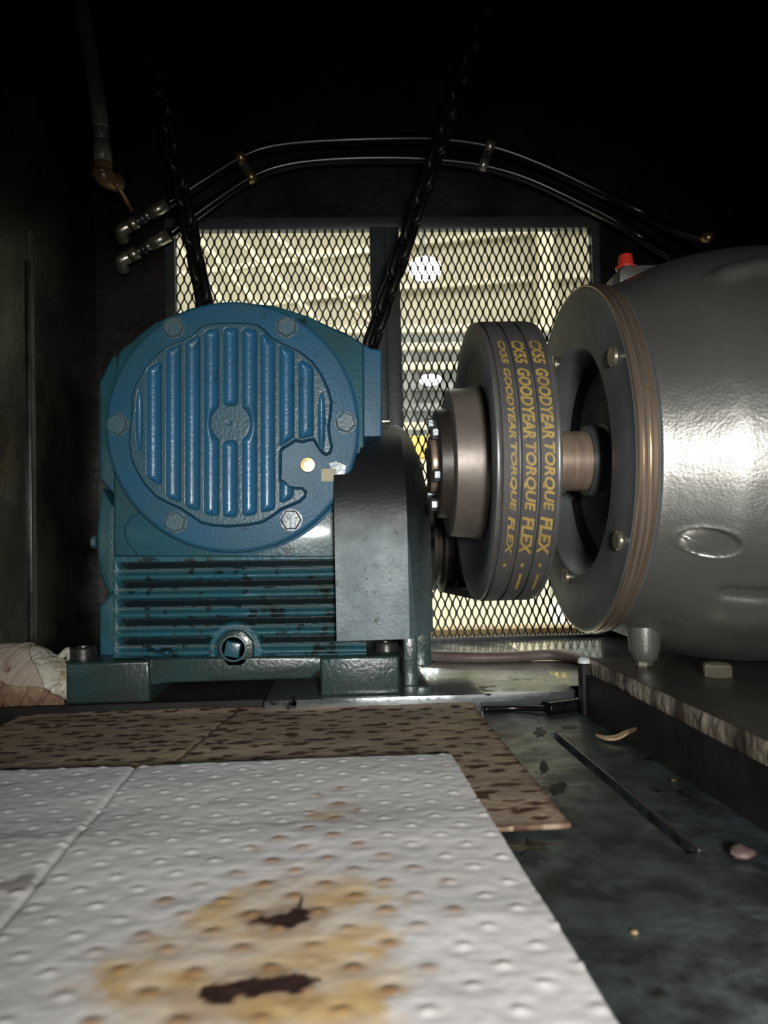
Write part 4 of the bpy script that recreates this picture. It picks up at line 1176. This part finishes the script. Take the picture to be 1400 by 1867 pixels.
tube('cloth_tip', tip, [0.006 - 0.004 * abs(i / (len(tip) - 1) - 0.4) for i in range(len(tip))], 'ragwhite', rg, segs=8)

# =================================================================== SMALL THINGS
fh = tag(tube('floor_hose', catmull([PZ(770, 1196, ZD + 0.008), PZ(850, 1199, ZD + 0.008), PZ(930, 1198, ZD + 0.008), PZ(1000, 1194, ZD + 0.009), PZ(1045, 1199, ZD + 0.008), PZ(1080, 1209, ZD + 0.008)], 10), 0.0085, 'purple_hose', segs=12),
         'faded purple-brown hose lying on the deck below the window', 'hose')
bc_ = thing('black_cable', 'short black ribbed cable end lying by the deck edge', 'cable', tuple(PZ(1030, 1290, 0.006)))
tube('cable_line', catmull([PZ(880, 1293, 0.004), PZ(940, 1291, 0.004), PZ(1000, 1292, 0.006)], 8), 0.0038, 'hose', bc_, segs=10)
pts = catmull([PZ(998, 1292, 0.008), PZ(1030, 1288, 0.008), PZ(1058, 1284, 0.008)], 16)
tube('cable_sleeve', pts, [0.0078 + 0.0009 * math.sin(i * 2.2) for i in range(len(pts))], 'hose', bc_, segs=12)
# curved pale scrap strip
sp = catmull([PZ(1086, 1344, 0.001), PZ(1105, 1349, 0.002), PZ(1125, 1347, 0.004), PZ(1142, 1339, 0.009), PZ(1160, 1332, 0.020)], 8)
bm = bmesh.new(); prev = None
for i, p in enumerate(sp):
    wv_ = 0.0050 * math.sin(math.pi * (0.12 + 0.80 * i / (len(sp) - 1)))
    r4 = [bm.verts.new((p.x, p.y - wv_, p.z + 0.0006)), bm.verts.new((p.x, p.y + wv_, p.z + 0.0018)), bm.verts.new((p.x, p.y + wv_, p.z + 0.0034)), bm.verts.new((p.x, p.y - wv_, p.z + 0.0022))]
    if prev:
        for k in range(4): bm.faces.new((prev[k], prev[(k + 1) % 4], r4[(k + 1) % 4], r4[k]))
    else: bm.faces.new(r4)
    prev = r4
bm.faces.new(list(reversed(prev)))
tag(bm_obj('wood_shaving', bm, 'wood', angle=40), 'curled pale scrap strip on the floor beside the motor base', 'scrap')
# crumbs
def crumb(u, v, r, m, label, seed):
    p = PZ(u, v, 0.0); bm = bmesh.new()
    bmesh.ops.create_icosphere(bm, subdivisions=2, radius=r)
    rr = random.Random(seed)
    for vt in bm.verts: vt.co = Vector((vt.co.x * (1 + 0.5 * (rr.random() - .5)), vt.co.y * (1 + .5 * (rr.random() - .5)), vt.co.z * 0.5 * (1 + .5 * (rr.random() - .5))))
    bmesh.ops.translate(bm, verts=bm.verts, vec=(p.x, p.y, r * 0.5))
    return tag(bm_obj('debris_crumb', bm, m, angle=60), label, 'debris')
crumb(1228, 1425, 0.0030, 'gold', 'small golden crumb on the floor under the motor base', 1)
crumb(1156, 1703, 0.0022, 'wood', 'tiny pale crumb on the floor right of the white mat', 2)
crumb(1352, 1565, 0.0085, 'purple_hose', 'dull purple-brown lump on the floor at the right edge', 3)
lf = PZ(965, 1548, 0.001)
bm = bmesh.new(); rr = random.Random(5); cvt = bm.verts.new((lf.x, lf.y, 0.003)); rv = []
for k in range(22):
    a = 2 * math.pi * k / 22; r_ = (0.020 if k % 2 else 0.009) * (0.6 + 0.7 * rr.random())
    rv.append(bm.verts.new((lf.x + r_ * 1.0 * math.cos(a), lf.y + r_ * 0.8 * math.sin(a), 0.0008 + 0.002 * rr.random())))
for k in range(22): bm.faces.new((cvt, rv[k], rv[(k + 1) % 22]))
bmesh.ops.solidify(bm, geom=bm.faces[:], thickness=0.0008)
MT['leaf'] = mat('dry_debris', (0.10, 0.085, 0.055), (0.05, 0.045, 0.032), rough=0.7, scale=60)
tag(bm_obj('dry_leaf', bm, 'leaf'), 'dry frayed olive leaf scrap beside the white mat', 'debris')

# =================================================================== THE HALL BEHIND THE WINDOW
hf = struct(box('floor_2', (-8, YB + 0.03, -0.47), (8, 10.2, -0.45), 'concrete')); slabel(hf, 'pale speckled concrete floor of the hall outside')
hw_ = struct(box('wall_far', (-8, 10.0, -0.45), (8, 10.1, 5.2), 'beige')); slabel(hw_, 'beige clad far wall of the hall outside')
hl = struct(box('wall_hall_left', (-8.1, YB + 0.03, -0.45), (-8, 10.2, 5.2), 'beige')); slabel(hl, 'beige left wall of the hall outside')
hr = struct(box('wall_hall_right', (8, YB + 0.03, -0.45), (8.1, 10.2, 5.2), 'beige')); slabel(hr, 'beige right wall of the hall outside')
hc = struct(box('ceiling_2', (-8, YB + 0.03, 5.1), (8, 10.2, 5.2), 'insul')); slabel(hc, 'lined ceiling of the hall outside')
def beam(name, p0, p1, wd_, ht, m, parent=None):
    p0, p1 = Vector(p0), Vector(p1); d = p1 - p0; L_ = d.length
    q = Vector((1, 0, 0)).rotation_difference(d.normalized()).to_matrix()
    bm = bmesh.new(); add_box(bm, (p0 + p1) / 2, (L_, wd_, ht), q, bev=0.006)
    return bm_obj(name, bm, m, parent)
gs = [(PY(733, 525, 9.9), PY(1100, 500, 9.9)), (PY(733, 445, 9.9), PY(1100, 410, 9.9)), (PY(733, 612, 9.9), PY(1100, 590, 9.9))]
for a, b in gs:
    e = b - a; beam('girt', a - e * 0.6, b + e * 0.6, 0.08, 0.075, 'beam', hw_)
c = PY(992, 600, 9.8); box('column', (c.x - 0.10, 9.6, -0.45), (c.x + 0.10, 9.95, 5.1), 'beam', hw_)
for (u0, v0, u1, v1, Y0, Y1) in ((330, 400, 560, 660, 7.0, 7.4), (395, 400, 640, 650, 7.3, 7.6), (455, 400, 700, 610, 7.8, 8.0), (340, 470, 480, 640, 6.5, 6.6)):
    beam('roof_brace', PY(u0 - 40, v0 - 45, Y0), PY(u1, v1, Y1), 0.08, 0.05, 'beam', hc)
for (u0, v0, u1, v1, Y0, nm) in ((440, 487, 690, 455, 8.6, 'upper'), (440, 560, 690, 530, 8.6, 'lower')):
    beam('purlin', PY(u0 - 120, v0 + 15, Y0), PY(u1 + 60, v1 - 8, Y0), 0.06, 0.06, 'beam', hc)
# rack with rails behind the right panel
rk = thing('storage_rack', 'grey steel storage rack in the hall behind the right mesh panel', 'rack', (PY(800, 900, 7.5).x, 7.5, -0.45))
xa, xb = PY(700, 700, 7.5).x - 1.0, PY(1060, 700, 7.5).x + 0.8
for v in (600, 632, 668, 705, 742, 776):
    z = PY(850, v, 7.5).z
    box('rail', (xa, 7.45, z - 0.035), (xb, 7.55, z + 0.035), 'rackgrey' if v % 4 else 'beam', rk)
for u in (745, 1040):
    x = PY(u, 700, 7.5).x; box('upright', (x - 0.05, 7.50, -0.45), (x + 0.05, 7.60, PY(850, 592, 7.5).z), 'rackgrey', rk)
box('back_panel', (xa, 7.62, -0.2), (xb, 7.66, PY(850, 598, 7.5).z), 'rackgrey', rk)
cr_ = thing('yellow_crate', 'yellow crate in the hall seen low through the right mesh panel', 'crate', (PY(800, 815, 5.5).x, 5.5, -0.45))
za = PY(800, 838, 5.5).z; zb2 = PY(800, 800, 5.5).z
box('body', (PY(745, 815, 5.5).x - 0.3, 5.3, za), (PY(860, 815, 5.5).x + 0.6, 5.9, zb2), 'crate', cr_, bev=0.01)
box('stand', (PY(745, 815, 5.5).x - 0.25, 5.35, -0.45), (PY(860, 815, 5.5).x + 0.5, 5.85, za - 0.001), 'beam', cr_, bev=0.01)
tk = tag(beam('timber_sill', PY(700, 1160, 1.9), PY(1200, 1150, 1.9), 0.06, 0.035, 'timber'), 'yellow timber sill outside the bottom of the mesh', 'timber')
# lamps
for (u, v, Y, r, lab) in ((775, 489, 6.0, 0.125, 'upper round white high-bay lamp glowing behind the right mesh panel'), (785, 692, 7.0, 0.10, 'lower white lamp glowing behind the right mesh panel')):
    c = PY(u, v, Y)
    t = thing('hall_lamp', lab, 'lamp', tuple(c), 'hall lamps')
    sy_ = 0.75 if v < 600 else 0.45
    g_ = lathe('lamp_lens', [(-0.02, 0.001), (-0.02, r * 0.7), (0.0, r), (0.03, r)], c, 'lamp', t, axis='Y', segs=32)
    g_.data.transform(Matrix.Translation(c) @ Matrix.Diagonal((1, 1, sy_, 1)) @ Matrix.Translation(-c))
    h_ = lathe('lamp_housing', [(0.03, r * 1.05), (0.10, r * 0.8), (0.16, r * 0.35), (0.16, 0.001)], c, 'lampbody', t, axis='Y', segs=32)
    h_.data.transform(Matrix.Translation(c) @ Matrix.Diagonal((1, 1, sy_, 1)) @ Matrix.Translation(-c))
    if v < 600: tube('hanger', [c + Vector((0, 0.1, 0.05)), Vector((c.x, c.y + 0.1, 5.1))], 0.012, 'lampbody', t, segs=8)
    else: tube('hanger', [c + Vector((0, 0.1, 0.0)), c + Vector((0, 0.44, 0.0))], 0.012, 'lampbody', t, segs=8)
bpy.context.view_layer.update()
